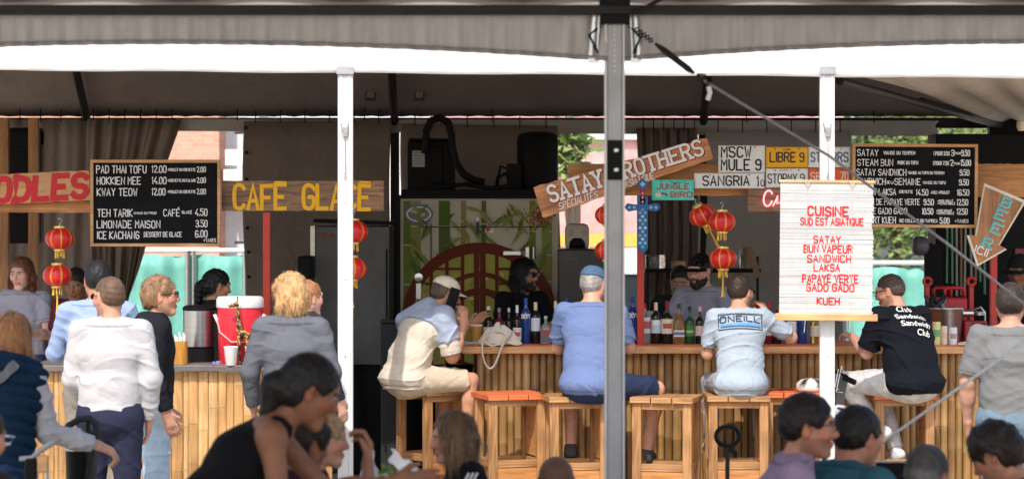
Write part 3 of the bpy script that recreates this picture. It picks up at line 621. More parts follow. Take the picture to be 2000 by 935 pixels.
# bamboo roll blind menu on the white post
D = 16.58; s = F / D; cx, cz = 1614, 489
o = thing('bamboo_blind', 'white painted bamboo blind with red hand lettering tied to the white post', 'blind', W(cx, cz, D), (0, R(.6), 0))
m = MB(); r = random.Random(3); hw = 91 / s; top, bot = 132 / s, -124 / s; z = top; 
while z > bot:
    h = r.uniform(.008, .014); c = r.uniform(.44, .56); k = r.uniform(-.006, .004); t = r.uniform(-.003, .003)
    if abs(z - (489 - 440) / s) < .02: k -= .01; t += .004
    m.box((k / 2, r.uniform(-.002, .002), z - h / 2), (2 * hw + k, .006, h), Matrix.Rotation(t, 3, 'Y'), (c, c, c * .98)); z -= h + r.uniform(.0002, .0014)
m.build('slats', VC, o)
m = MB(); m.box((0, 0, top + .008), (2 * hw + .02, .022, .018)); m.build('rail', W_PINE, o, bevel=.004); m = MB(); m.box((.004, 0, bot - .02), (2 * hw + .06, .024, .045)); m.build('rail', W_PINE, o, bevel=.004)
m = MB()
for x in (-.13, .16):
    m.tube([(x, -.008, top + .01), (x + .002, -.008, 0), (x, -.008, bot), (x - .01, -.012, bot - .12)], .0018, 5); m.tube([(x - .02, -.015, top + .02), (x, -.02, top - .02), (x + .025, -.015, top + .015)], .003, 5)
m.build('cord', M('cord', (.6, .52, .4), .8), o)
m = MB(); RR = (.62, .02, .02)
for tx, x0_, x1_, yb, hp, lw in (('CUISINE', 1577, 1656, 421, 17, .17), ('SUD EST ASIATIQUE', 1563, 1685, 439, 13, .14), ('SATAY', 1589, 1641, 474, 13, .15), ('BUN VAPEUR', 1570, 1664, 493, 14, .15), ('SANDWICH', 1577, 1662, 511, 13, .15),
    ('LAKSA', 1590, 1640, 529, 13, .15), ('PAPAYE VERTE', 1568, 1676, 551, 15, .14), ('GADO GADO', 1576, 1668, 568, 14, .15), ('KUEH', 1597, 1640, 594, 13, .17)):
    lettering(m, tx, (x0_ - cx) / s, -(yb - cz) / s, hp / s, lw * 1.15, -.0062, width=(x1_ - x0_) / s, col=RR, jit=.22)
m.build('lettering', VC, o)
# toy sword
D = DS - .22; s = F / D; cx, cz = 1255, 405
o = thing('toy_sword', 'blue checkered toy sword hanging point down on the red post', 'toy sword', W(cx, cz, D))
m = MB(); DB_, MBl = (.03, .12, .30), (.10, .30, .55)
def lz(x, z, a, b, c, y0=-.012, y1=.012): m.prism([(x - a, z), (x, z - b), (x + a, z), (x, z + b)], y0, y1, c)
m.prism([(-.038, .08), (.038, .08), (.038, -.29), (0, -.335), (-.038, -.29)][::-1], -.012, .012, DB_)
m.build('blade', VCG, o, bevel=.003)
m = MB(); m.prism([(-.13, .0), (-.11, .03), (0, .015), (.11, .03), (.13, 0), (.10, -.03), (0, -.012), (-.10, -.03)][::-1], -.016, .016, DB_)
for x in (-.095, -.06, .06, .095): lz(x, .0, .013, .013, (.25, .5, .7), -.019, -.0165)
m.build('guard', VCG, o, bevel=.003)
m = MB(); m.box((0, 0, .10), (.036, .024, .15), None, (.28, .02, .04)); lz(0, .165, .045, .045, DB_, -.016, .016)
for z in (.04, .07, .10, .13): lz(0, z, .011, .011, (.75, .3, .35), -.015, -.0125)
lz(0, .165, .02, .02, (.3, .5, .75), -.019, -.0165); m.build('hilt', VCG, o)
m = MB()
for k in range(11):
    for x in ((-.018, .018) if k % 2 else (0,)): lz(x, -.01 - k * .027, .014, .014, [(.25, .55, .68), (.16, .42, .6), (.4, .68, .78)][k % 3], -.0150, -.0125)
m.build('lozenge_pattern', VCG, o)
# ================================================================ LANTERNS
def lantern(label, px, py, D, wpx=54, tilt=(0, 0), tassel=True, hook=True, group='red paper lanterns over the counters'):
    s = F / D; rr = wpx / 2 / s; o = thing('paper_lantern', label, 'lantern', W(px, py, D), (R(tilt[0]), R(tilt[1]), R(py % 30)), group=group)
    m = MB(); prof = []
    for i in range(15):
        a = -R(66) + R(132) * i / 14; prof.append((rr * math.cos(a) * 1.0, rr * .80 * math.sin(a)))
    def cf(t, z):
        return (.65, .35, .05) if int(round(t / (2 * math.pi) * 64)) % 8 == 0 else (.60, .012, .012)
    m.lathe(prof, n=64, colfn=cf, rad=lambda t, z: 1 - .035 * abs(math.sin(t * 8 / 2)) ** .5 * 0 + .012 * math.cos(t * 16)); m.build('globe', M('lantern_silk', vcol=True, rough=.38, var=.06, vs=20), o, smooth=True)
    for sg in (-1, 1):
        m = MB(); z = sg * rr * .78; m.lathe([(rr * .40, z - .009), (rr * .42, z), (rr * .40, z + .010)], n=20); m.build('cap_ring', M('gold', (.75, .50, .15), .3, metal=.6), o, smooth='auto')
    m = MB(); z0 = -rr * .80
    if tassel:
        for k in range(26):
            a = k * .7; q = rr * .30; m.tube([(math.cos(a) * q, math.sin(a) * q, z0), (math.cos(a) * q * 1.1, math.sin(a) * q * 1.1, z0 - .05 - .008 * math.sin(k * 5))], .0035, 4)
    if tassel == 2:
        for k in range(7): m.tube([(0, 0, z0), (.004 * math.sin(k), .004 * math.cos(k), z0 - .13), (.012 * math.sin(k * 2), .012 * math.cos(k), z0 - .19)], .003, 4)
    if tassel: m.build('tassel', M('yellow_silk', (.80, .48, .03), .5), o)
    if hook:
        m = MB(); m.tube([(0, 0, rr * .8), (0, 0, rr * 1.1), (.012, 0, rr * 1.25), (0, 0, rr * 1.45), (-.012, 0, rr * 1.35)], .0025, 5); m.build('hook', STEEL, o)
    return o
lantern('upper lantern of the pair hanging under the noodle sign', 117, 466, 17.9, 56)
lantern('lower lantern of the pair in front of the red haired server', 112, 538, 17.9, 56, tassel=2, hook=False)
lantern('upper lantern half hidden behind the left white post', 690, 452, 17.9, 58)
lantern('lower lantern half hidden behind the left white post', 688, 524, 17.9, 58, tassel=2, hook=False)
lantern('upper lantern half hidden behind the big grey pole', 1187, 420, 18.0, 50, tassel=0)
lantern('lower lantern half hidden behind the big grey pole', 1186, 489, 18.0, 50, tassel=0, hook=False)
lantern('tilted lantern at the left of the three over the capped bartender', 1371, 420, 18.05, 52, (10, -28), tassel=2)
lantern('upright upper lantern of the three over the capped bartender', 1410, 433, 17.9, 53)
lantern('lowest lantern of the three over the capped bartender', 1412, 505, 17.9, 54, tassel=2, hook=False)
# ================================================================ PAINTED WALK-IN COOLER
DM = 20.3; s = F / DM
zt = H + (YH - 382) / s; xw0, xw1 = (775 - 1000) / s, (1092 - 1000) / s; cx = (xw0 + xw1) / 2; wM = xw1 - xw0
cool = thing('walk_in_cooler', 'walk in cooler painted with bamboo and a round brown lattice gate', 'cooler', (cx, DM, 0))
m = MB(); m.box((0, .8, zt / 2), (wM, 1.6, zt)); m.build('body', M('cream_panel', (.44, .40, .29), .35, var=.12, vs=2, dirt=.15), cool, bevel=.01)
m = MB(); m.box((-wM / 2 + .012, -.012, zt / 2), (.035, .02, zt)); m.box((0, -.006, zt - .01), (wM, .03, .03)); m.build('dark_trim', BLACK, cool)
m = MB(); lx = lambda px: (px - 1000) / s - cx; lz_ = lambda py: H + (YH - py) / s
r = random.Random(5); GREEN = [(.17, .21, .045), (.24, .27, .07), (.09, .14, .03), (.27, .27, .09)]
def leaf(x, z, a, l, w, c, y): 
    ca, sa = math.cos(a), math.sin(a); q = [(0, 0), (l * .3, w), (l, 0), (l * .3, -w)]
    m.add([(x + p * ca - t * sa, y, z + p * sa + t * ca) for p, t in q], [(0, 1, 2, 3)], c)
for k, (px, w) in enumerate(((795, 14), (812, 20), (868, 22), (905, 10), (1040, 12), (1068, 20), (945, 9))):
    z = .9; c = GREEN[k % 4]
    while z < zt - .04:
        h = min(r.uniform(.2, .32), zt - .035 - z); m.box((lx(px), -.004 - .0006 * k, z + h / 2), (w / s, .003, h - .012), None, tuple(q * r.uniform(.85, 1.15) for q in c)); z += h
for k in range(70):
    px = r.choice([800, 830, 880, 920, 1000, 1045, 1070]) + r.uniform(-25, 25); py = r.uniform(392, 520) if px < 960 or px > 1020 else r.uniform(390, 430)
    px = min(1075, max(800, px)); a = r.choice([-1.9, -1.2, -2.4, -.6, -.9]) + r.uniform(-.3, .3); l = r.uniform(.12, .2)
    if px > 1045: a = -2.2
    if px < 822: a = -.9
    leaf(lx(px), lz_(py), a, l, .016, r.choice(GREEN[:3]), -.010 - .0003 * k)
GX, GZ, GR = lx(937), lz_(625), 152 / s; BR = (.13, .028, .014)
def arc(r0, r1, y, c, a0=0, a1=360):
    n = 48; vs = []
    for i in range(n + 1):
        a = R(a0 + (a1 - a0) * i / n); vs += [(GX + r0 * math.cos(a), y, GZ + r0 * math.sin(a)), (GX + r1 * math.cos(a), y, GZ + r1 * math.sin(a))]
    m.add(vs, [(2 * i, 2 * i + 1, 2 * i + 3, 2 * i + 2) for i in range(n)], c)
arc(0, GR * .99, -.033, (.36, .33, .07)); arc(GR * .86, GR, -.036, BR); arc(GR * .33, GR * .42, -.0365, BR); arc(GR * .56, GR * .62, -.0367, BR)
for x in (-.62, -.42, -.22, .22, .42, .62, -.04, .04):
    hh = math.sqrt(max(0, .9 ** 2 - x * x)) * GR; m.box((GX + x * GR, -.036 - abs(x) * .001, GZ), (.028 if abs(x) > .1 else .045, .003, 2 * hh), None, BR)
for z in (.25, .47, .66, -.2): 
    hh = math.sqrt(max(0, .9 ** 2 - z * z)) * GR
    for sg in (-1, 1): m.box((GX + sg * hh * .62, -.0395 - abs(z) * .001, GZ + z * GR), (hh * .6, .002, .02), None, BR)
for k in range(26):
    a = r.uniform(.1, 3.0); q = r.uniform(.2, .8) * GR; leaf(GX + q * math.cos(a), GZ + q * math.sin(a), r.uniform(0, 6.3), r.uniform(.04, .09), .012, r.choice([(.55, .55, .2), (.2, .28, .04), (.6, .6, .35)]), -.0335 - .0001 * k)
m.build('mural', M('mural_paint', vcol=True, rough=.75, spec=.15, var=.12, vs=5, dirt=.2), cool)
m = MB(); m.box((lx(842), -.012, lz_(560)), (.006, .02, 1.0)); m.box((lx(940), -.012, lz_(443)), (1.0, .016, .006)); m.build('door_seam', BLACK, cool)
m = MB(); m.lathe([(.001, 0), (.033, .001), (.036, .008), (.001, .012)], (0, 0, 0), 16)
m.v = [(x + lx(818), -z - .04, y + lz_(541)) for x, y, z in m.v]; m.box((lx(818), -.045, lz_(568)), (.045, .02, .13)); m.box((lx(1000), -.05, lz_(494)), (.14, .02, .035)); m.box((lx(1030), -.05, lz_(494)), (.03, .03, .10)); m.box((lx(1042), -.05, lz_(494)), (.012, .03, .10))
m.build('door_hardware', STEEL, cool, bevel=.004)
m = MB(); m.box((lx(933), -.03, lz_(428)), (.022, .03, .03), None, (.8, .8, .8)); m.box((lx(933), -.03, lz_(446)), (.025, .03, .10), None, (.03, .03, .03)); m.build('door_sensor', VCG, cool, bevel=.003)
def ell_disc(x, z, rx, rz, y, c, n=28): m.add([(x + rx * math.cos(6.2832 * k / n), y, z + rz * math.sin(6.2832 * k / n)) for k in range(n)], [tuple(range(n))], c)
m = MB(); X, Z = lx(818), lz_(418); m.box((X, -.018, Z + .055), (.15, .002, .045), None, (.10, .14, .22)); m.box((X, -.018, Z - .055), (.16, .002, .05), None, (.10, .14, .22))
ell_disc(X, Z, .115, .075, -.020, (.10, .14, .22)); ell_disc(X, Z, .10, .062, -.0205, (.65, .62, .55)); ell_disc(X, Z, .085, .05, -.021, (.2, .16, .12))
for k in range(9): leaf(X - .06 + k * .014, Z + r.uniform(-.02, .02), r.uniform(0, 3), .03, .008, (.6, .56, .48), -.0215 - .0001 * k)
m.box((lx(956), -.018, lz_(450)), (.07, .002, .035), None, (.7, .68, .62)); leaf(lx(948), lz_(450), .3, .05, .02, (.5, .06, .04), -.020); m.build('sticker', VCG, cool)
# units on top
o = thing('extractor_unit', 'black boxy extractor unit with a white label on top of the painted cooler', 'machine', (W(843, 0, 20.9).x, 20.9, zt))
m = MB(); m.box((0, 0, .22), (.38, .4, .44)); m.box((.0, 0, .455), (.36, .42, .02)); m.box((.05, -.21, .25), (.09, .03, .3)); m.build('housing', BLACK, o, bevel=.008)
m = MB(); m.box((-.10, -.204, .30), (.10, .003, .13), None, (.45, .43, .42))
for k in range(5): m.box((-.10, -.207, .345 - k * .022), (.085, .002, .004), None, (.08, .08, .08))
m.build('label_plate', VC, o)
o = thing('corrugated_hose', 'thick black corrugated hose looping up and over the extractor box', 'hose', (W(870, 0, 20.6).x, 20.6, zt))
m = MB(); pts = []
P = [(830, 300), (833, 255), (842, 236), (860, 230), (876, 240), (882, 265), (884, 290), (892, 320), (905, 340), (925, 352), (950, 357)]
for i in range(len(P) - 1):
    for k in range(7): q = Vector(P[i]).lerp(Vector(P[i + 1]), k / 7); pts.append(W(q.x, q.y, 20.6) - Vector(o.location))
m.tube(pts, [.034 if i % 2 else .026 for i in range(len(pts))], 10); m.build('hose', BLACK, o, smooth=True)
o = thing('black_tank', 'tall black rounded tank at the right end of the cooler roof', 'tank', (W(1050, 0, 20.8).x, 20.8, zt))
m = MB(); m.lathe([(.15, 0), (.155, .05), (.155, .46), (.14, .50), (.08, .52)], n=20, sx=1.08); m.box((-.19, 0, .13), (.12, .25, .26)); m.build('shell', BLACK, o, smooth='auto')
m = MB(); m.tube([(-.19, -.1, .1), (-.26, -.12, .18), (-.32, -.12, .15), (-.34, -.1, .04), (-.42, -.1, .02)], .017, 8); m.tube([(-.2, -.1, .2), (-.3, -.12, .24), (-.33, -.12, .1)], .012, 8); m.build('pipe', BLACK, o, smooth=True)
o = thing('equipment_tray', 'black low tray and cables lying along the cooler roof edge', 'tray', (cx, 20.5, zt)); m = MB(); m.box((0, 0, .025), (wM - .06, .3, .05)); m.tube([(-.3, -.12, .07), (-.1, -.13, .09), (.1, -.12, .06), (.3, -.12, .08)], .02); m.build('tray', BLACK, o, bevel=.01)
# ================================================================ STEEL FRIDGE AND DARK THINGS
D = 20; s = F / D
o = thing('steel_fridge', 'tall dull steel fridge with rusty patches behind the left white post', 'fridge', (W(688, 0, D).x, D, 0))
z = lz_ = None; zt2 = H + (YH - 441) / s
m = MB(); m.box((0, .35, zt2 / 2), (.58, .7, zt2)); m.build('body', M('dull_steel', (.10, .097, .095), .45, metal=.4, var=.25, vs=3, dirt=.35), o, bevel=.012)
m = MB(); m.box((-.31, .1, zt2 - .2), (.035, .2, .4)); m.build('side_strip', STEEL, o)
m = MB(); m.box((0, .2, zt2 + .03), (.6, .5, .03), Matrix.Rotation(R(2), 3, 'Y')); m.build('top_tray', BLACK, o)
m = MB(); r = random.Random(2)
for k in range(9): leaf_x = -.25 + r.uniform(0, .1); m.add([(leaf_x + .018 * math.cos(a * 1.05) * r.uniform(.5, 1), -.003 - .0002 * k, zt2 - .06 - r.uniform(0, .03) + .012 * math.sin(a * 1.05)) for a in range(6)], [tuple(range(6))], (.25, .10, .04))
m.build('rust_spot', VC, o)
m = MB(); m.box((.27, -.012, 1.0), (.012, .02, 1.5)); m.build('door_seam', BLACK, o)
o = thing('black_cabinet', 'black cabinet in the shade left of the steel fridge', 'cabinet', (W(598, 0, 19.7).x, 19.7, 0)); m = MB(); m.box((0, 0, .85), (.10, .4, 1.7)); m.box((-.12, .1, .8), (.03, .03, 1.6), Matrix.Rotation(R(6), 3, 'Y')); m.build('body', BLACK, o, bevel=.01)
o = thing('darkness_sheet', 'added black sheet standing in for the darkness left of the bar', 'screen', (W(800, 0, 19.5).x, 19.5, 0))
m = MB(); m.grid(lambda u, v: (-.5 + .98 * u, .02 * math.sin(u * 30 + v * 3), .88 * v), 40, 8); m.build('sheet', M('black_sheet', (.005, .005, .005), .7, spec=.1), o, smooth=True, solid=.004)  # added black sheet, stands in for the darkness beside the bar
o = thing('grey_box', 'dark grey utility box standing left of the hatted man', 'box', (W(762, 0, 18.9).x, 18.9, 0)); m = MB(); m.box((0, 0, .61), (.13, .2, 1.22)); m.build('body', M('grey_plastic', (.025, .028, .03), .6, spec=.2), o, bevel=.01); m = MB(); m.box((0, 0, 1.235), (.14, .21, .02)); m.build('lid', _mc['grey_plastic'], o, bevel=.004)
# ================================================================ THINGS ON THE CAFE COUNTER
ZC = zc_; DC = 17.45; sc_ = F / DC
def on(px, D, z=None): return (W(px, 0, D).x, D, ZC if z is None else z)
o = thing('drinks_cooler', 'round red drinks cooler with a white lid on the cafe counter', 'drinks cooler', on(469, 17.45)); s = F / 17.45
m = MB(); m.lathe([(.135, 0), (.138, .01), (.148, .36), (.146, .365)]); o.scale = (1.06,) * 3; m.build('tub', M('red_plastic', (.60, .015, .03), .35, var=.05), o, smooth='auto')
m = MB(); m.lathe([(.152, .355), (.154, .36), (.152, .41), (.14, .425), (.001, .43)], n=32); m.build('lid', WHITE, o, smooth='auto')
m = MB(); m.tube([(-.152, -.03, .31), (-.12, -.09, .2), (-.04, -.152, .14), (.06, -.15, .14), (.13, -.09, .2), (.152, -.03, .31)], .006, 6, (.8, .3, .3)); m.box((-.148, -.04, .285), (.018, .018, .06), Matrix.Rotation(R(-25), 3, 'Y'), (.75, .75, .75)); m.box((.148, -.04, .285), (.018, .018, .06), Matrix.Rotation(R(25), 3, 'Y'), (.75, .75, .75)); m.build('handle', VCG, o)
o = thing('steel_urn', 'brushed steel drinks urn in a black stand on the cafe counter', 'urn', on(391, 17.6))
m = MB(); m.lathe([(.10, .10), (.115, .105), (.117, .35), (.112, .355)], n=32); m.build('body', STEEL, o, smooth='auto')
m = MB(); m.lathe([(.12, 0), (.12, .095)], n=24); m.box((.13, .02, .17), (.06, .16, .34)); m.lathe([(.122, .352), (.122, .37), (.1, .385)], n=24); m.build('stand', BLACK, o, smooth='auto')
o = thing('straw_jug', 'orange brown jug holding white paper straws on the cafe counter', 'jug', on(352, 17.3))
m = MB(); m.lathe([(.052, 0), (.054, .01), (.048, .155), (.044, .155), (.044, .12)], n=20); m.build('body', WOOD('jug_wood', (.62, .30, .05), (.40, .17, .02), 'z'), o, smooth='auto')
m = MB(); m.tube([(-.048, 0, .13), (-.075, 0, .12), (-.078, 0, .07), (-.052, 0, .045)], .005); m.build('handle', _mc['jug_wood'], o, smooth=True)
r = random.Random(1); st = thing('paper_straws', 'white paper wrapped straws standing in the orange jug', 'straws', on(352, 17.3))
for k in range(9):
    m = MB(); a = r.uniform(0, 6.3); q = r.uniform(.01, .035); m.tube([(math.cos(a) * q * .6, math.sin(a) * q * .6, .02), (math.cos(a) * q, math.sin(a) * q, .20 + r.uniform(-.02, .02))], .006, 6); m.build('straw', M('paper', (.8, .8, .8), .7), st)
for k, (px, D, lb) in enumerate(((451, 17.15, 'white paper cup in front of the red cooler'), (492, 17.2, 'white paper cup half hidden by the grey blazer'))):
    o = thing('paper_cup', lb, 'cup', on(px, D), group='paper cups on the cafe counter'); m = MB(); m.lathe([(.033, 0), (.035, .002), (.048, .12), (.050, .123), (.048, .126), (.045, .12), (.032, .006)], n=20); m.build('cup', M('cup_paper', (.78, .77, .76), .6, var=.03), o, smooth='auto')
o = thing('giraffe_figurine', 'carved spotted giraffe figurine on the cafe counter before the cooler', 'figurine', on(473, 17.22), rot=(0, 0, R(0)))
o.scale = (.92,) * 3
m = MB()
def gf(t, z): return (.04, .02, .01) if math.sin(t * 5 + z * 110) * math.sin(z * 95 + t * 2) > -.05 else (.50, .25, .06)
def gt(pts, rs, n=12):
    st = len(m.v); m.tube(pts, rs, n); 
    for i in range(st, len(m.v)):
        x, y, z_ = m.v[i]; q = math.sin(x * 190 + 2 * math.sin(z_ * 60)) * math.sin(z_ * 150 + 2 * math.sin(x * 90)); m.c[i] = (.035, .018, .01) if q > -.15 else (.52, .27, .07)
def dense(P, R_, k=6):
    q, rr_ = [], []
    for i in range(len(P) - 1):
        for j in range(k): q.append(Vector(P[i]).lerp(Vector(P[i + 1]), j / k)); rr_.append(R_[i] + (R_[i + 1] - R_[i]) * j / k)
    return q + [Vector(P[-1])], rr_ + [R_[-1]]
gt(*dense([(.05, 0, .20), (.0, 0, .225), (-.02, 0, .25), (-.028, 0, .33), (-.035, 0, .42), (-.045, 0, .445)], [.028, .034, .024, .014, .012, .014]), 14)
gt(*dense([(-.03, 0, .45), (-.06, 0, .435), (-.10, 0, .425)], [.018, .017, .010]))
for x, y in ((-.02, -.015), (-.02, .015), (.04, -.015), (.04, .015)): gt(*dense([(x, y, .21), (x - .006, y, .1), (x, y, .0)], [.018, .011, .013]))
for y in (-.01, .01): gt(*dense([(-.036, y, .46), (-.034, y * 1.2, .495)], [.004, .006], 3))
gt(*dense([(.075, 0, .2), (.085, 0, .1)], [.004, .003], 4)); m.build('body', VCG, o, smooth=True)
o = thing('crumpled_wrapper', 'small crumpled blue and white wrapper on the cafe counter', 'wrapper', on(422, 17.15)); m = MB(); r = random.Random(4)
for k in range(9): p = Vector((r.uniform(-.03, .03), r.uniform(-.02, .02), .002)); q = [p + Vector((r.uniform(-.02, .02), r.uniform(-.02, .02), r.uniform(0, .03))) for _ in range(3)]; m.add(q, [(0, 1, 2)], r.choice([(.8, .8, .8), (.15, .2, .5), (.8, .8, .85)]))
m.build('wrapper', VCG, o, solid=.001)
# ================================================================ BOTTLES
ZB = 1.083
def bottle(label, px, D, h, r_, kind, glass, cap, lab=None, labz=(.15, .42), caph=.12, text=None, tcol=(.9, .9, .9), square=False, lab2=None, group='spirit bottles standing on the bar'):
    o = thing('spirit_bottle', label, 'bottle', on(px, D, ZB), group=group); m = MB(); n = 4 if square else 20
    sh, nk = (.60, .30) if kind == 'std' else (.66, .34) if kind == 'wine' else (.55, .36)
    prof = [(r_ * .92, 0), (r_, .006), (r_, h * sh * .97), (r_ * .93, h * sh * 1.03), (r_ * .5, h * (sh + .10)), (r_ * nk, h * (sh + .16)), (r_ * nk, h * (1 - caph))]
    m.lathe(prof, n=n if not square else 20, rad=(lambda t, z: min(1.25, 1 / max(abs(math.cos(t)), abs(math.sin(t)))) if z < h * sh * 1.0 else 1) if square else None)
    m.build('glass', glass, o, smooth='auto')
    m = MB(); m.lathe([(r_ * nk * 1.12, h * (1 - caph)), (r_ * nk * 1.14, h * .995), (r_ * nk * .9, h)], n=14, colfn=lambda t, z: cap); m.build('cap', VCG, o, smooth='auto')
    if lab is not None:
        m = MB(); k = 1.015
        def lg(c, z0, z1, dr=.0008, a0=-75, a1=75):
            N = 16
            m.grid(lambda u, v: ((r_ + dr) * math.sin(R(a0 + (a1 - a0) * u)), -(r_ + dr) * math.cos(R(a0 + (a1 - a0) * u)) * (1.0), h * (z0 + (z1 - z0) * v)) if not square else ((-r_ * .95 + 1.9 * r_ * u), -r_ * 1.0 - dr - .0005, h * (z0 + (z1 - z0) * v)), N, 1, c)
        lg(lab, *labz)
        if lab2: lg(lab2[0], lab2[1], lab2[2], .0014, -45, 45)
        m.build('label', VCG, o)
    if text:
        m = MB(); lettering(m, text, 0, h * .56, h * .085, .22, 0, anchor='c', width=r_ * 1.7, jit=0); m.v = [(x, -math.sqrt(max(0, (r_ + .0035) ** 2 - x * x)) + y, z) for x, y, z in m.v]; m.build('lettering', M('label_white', tcol, .4), o)
    return o
gK = M('dark_glass', (.012, .009, .008), .06, var=.1); gB = M('cobalt_glass', (.01, .05, .22), .05, var=.1, spec=.7); gC = GLASS('clear_glass', (.92, .94, .93)); gA = GLASS('amber_liquor', (.75, .42, .14)); gG = M('green_glass', (.01, .07, .02), .08); gR = M('red_liqueur', (.15, .01, .015), .07); gO = M('olive_glass', (.04, .05, .02), .08)
CR = (.74, .68, .52); WT = (.78, .78, .78)
DBt = 18.62
for a in [
 ('dark bottle with a cream label, leftmost of the row by the tote bag', 954, .27, .039, 'std', gK, (.65, .6, .5), CR, (.12, .45), .1, None, WT, False, ((.45, .1, .04), .2, .34)),
 ('dark red liqueur bottle with a yellow green label beside the tote bag', 975, .26, .036, 'std', gR, (.3, .2, .18), (.35, .38, .08), (.2, .38)),
 ('slim bottle with a pale pink capped neck behind the tote bag', 994, .26, .030, 'std', gK, (.7, .5, .5), (.8, .76, .78), (.1, .35)),
 ('dark bottle with silver neck foil and a white label behind the tote bag', 1010, .28, .032, 'std', gK, (.75, .75, .75), WT, (.1, .42), .2, None, WT, False, ((.6, .1, .15), .2, .3)),
 ('cobalt blue vodka bottle lettered in white, left of the blue capped man', 1027, .33, .036, 'wine', gB, (.02, .08, .35), None, None, .12, 'SKYY'),
 ('black bottle with cream top and blue white label left of the blue cap', 1046, .30, .034, 'wine', gK, (.75, .65, .42), (.65, .72, .76), (.30, .62), .24),
 ('short square clear bottle with black and white printing', 1066, .20, .038, 'std', gC, (.6, .6, .62), (.16, .15, .15), (.06, .5), .1, None, WT, True, ((.5, .06, .08), .36, .46)),
 ('tall bottle with a cream top partly behind the blue capped man', 1085, .31, .030, 'wine', gK, (.75, .65, .42), (.5, .5, .45), (.3, .5), .24),
 ('blue necked bottle peeking over the shoulder of the blue capped man', 1106, .33, .030, 'wine', gB, (.02, .08, .45), None),
 ('cobalt blue vodka bottle with white letters right of the grey pole', 1236, .34, .040, 'wine', gB, (.02, .08, .35), None, None, .12, 'SKYY'),
 ('clear gin bottle with a red cap and a white and red label', 1259, .29, .040, 'std', gC, (.6, .02, .03), (.80, .79, .78), (.26, .66), .12, None, WT, True, ((.6, .12, .14), .38, .56)),
 ('black bottle with a cream top and a pale blue label', 1281, .30, .037, 'wine', gK, (.75, .65, .42), (.55, .64, .72), (.26, .58), .2, None, WT, False, ((.85, .85, .85), .46, .56)),
 ('dark bottle with a big cream label and a dark red cap', 1303, .31, .044, 'std', gK, (.22, .02, .03), CR, (.24, .58), .2, None, WT, False, ((.45, .1, .05), .36, .48)),
 ('amber liquor bottle with a white label in the middle row', 1326, .29, .040, 'std', gA, (.05, .04, .04), WT, (.18, .34), .12, None, WT, True, ((.15, .2, .35), .22, .3)),
 ('dark green bottle with a black cap and green label', 1347, .27, .036, 'std', gG, (.02, .02, .02), (.06, .22, .04), (.2, .5), .1, None, WT, False, ((.5, .45, .3), .3, .36)),
 ('dark bottle with a pink and white neck by the pale blue shirt', 1367, .27, .034, 'std', gK, (.7, .45, .48), (.7, .55, .52), (.22, .48), .14),
 ('red capped bottle right of the man in the pale blue shirt', 1502, .30, .032, 'std', gR, (.5, .02, .03), (.7, .6, .5), (.2, .45), .16),
 ('dark bottle right of the red capped one beside the blind', 1518, .25, .032, 'std', gK, (.2, .02, .02), (.5, .1, .1), (.2, .4)),
 ('clear bottle with a pale label just under the blind', 1545, .27, .036, 'std', gC, (.6, .02, .03), (.8, .76, .76), (.25, .6), .1, None, WT, True),
 ('cobalt blue bottle under the blind, left of the white post', 1567, .30, .036, 'wine', gB, (.02, .08, .35), None),
 ('amber bottle under the blind behind the white post', 1592, .26, .036, 'std', gA, (.05, .04, .04), CR, (.2, .5))]:
    lb, px, h, r_, kd, gl_, cp = a[:7]; rest = a[7:]
    bottle(lb, px, DBt + .02 * ((px // 7) % 3), h, r_, kd, gl_, cp, *(rest if rest else ()))
for px, D, lb, hh in ((930, 18.58, 'glass of amber beer beside the hatted man', .13), (1219, 18.5, 'glass of amber beer by the big grey pole', .155)):
    o = thing('beer_glass', lb, 'glass', on(px, D, ZB), group='beer glasses on the bar'); m = MB(); m.lathe([(.034, 0), (.046, hh)], n=20, colfn=lambda t, z: (.55, .27, .04) if z < hh * .5 else (.55, .27, .04)); m.build('beer', M('beer', (.50, .25, .05), .15), o, smooth='auto'); m = MB(); m.lathe([(.047, hh), (.048, hh + .012)], n=20); m.build('foam', M('foam', (.8, .75, .62), .8), o)
# tote bag
o = thing('tote_bag', 'crumpled cream canvas tote bag on the bar edge, handles hanging down', 'bag', on(985, 18.47, ZB)); s = F / 18.47
cv = M('canvas', (.66, .60, .50), .85, var=.06, bump=.5, bs=14)
m = MB()
def tb(u, v):
    a = u * 2 * math.pi; rr_ = (1 - .12 * math.sin(3 * a + 1) + .06 * math.sin(7 * a)) ; k = math.sin(v * math.pi / 2)
    hgt = .125 * (1 - (1 - k)) ; x = .17 * math.cos(a) * (1 - v * .85) * rr_; y = .075 * math.sin(a) * (1 - v * .7)
    return (x + .02 * v - .03, y, .003 + .115 * k * (1 + .25 * math.cos(a * 1 + 2.4)) * (1 + .10 * math.sin(5 * a + 9 * v)) + .006 * math.sin(9 * a + 6 * v))
m.grid(tb, 64, 16); m.build('body', cv, o, smooth=True, solid=.003)
def strap(pts, w=.011):
    m = MB(); q = [Vector(p) for p in pts]
    d = []
    for i in range(len(q) - 1):
        for k in range(5): d.append(q[i].lerp(q[i + 1], k / 5))
    d.append(q[-1]); d = [sum((d[max(0, min(len(d) - 1, i + j))] for j in range(-3, 4)), Vector()) / 7 for i in range(len(d))]
    m.tube(d, w, 8, flat=.35); m.build('handle', cv, o, smooth=True)
P = lambda x, y, yy=-.14: (W(x, y, 18.47).x - o.location.x, yy, W(x, y, 18.47).z - ZB)
strap([P(958, 648, -.08), P(942, 655, -.12), P(941, 690), P(950, 715), P(962, 720), P(972, 700), P(982, 668, -.12), P(995, 655, -.08), P(1000, 645, -.06)])
strap([P(945, 660, -.09), P(955, 674, -.13), P(972, 672, -.13), P(992, 658, -.1), P(985, 645, -.07), P(962, 645, -.06)])
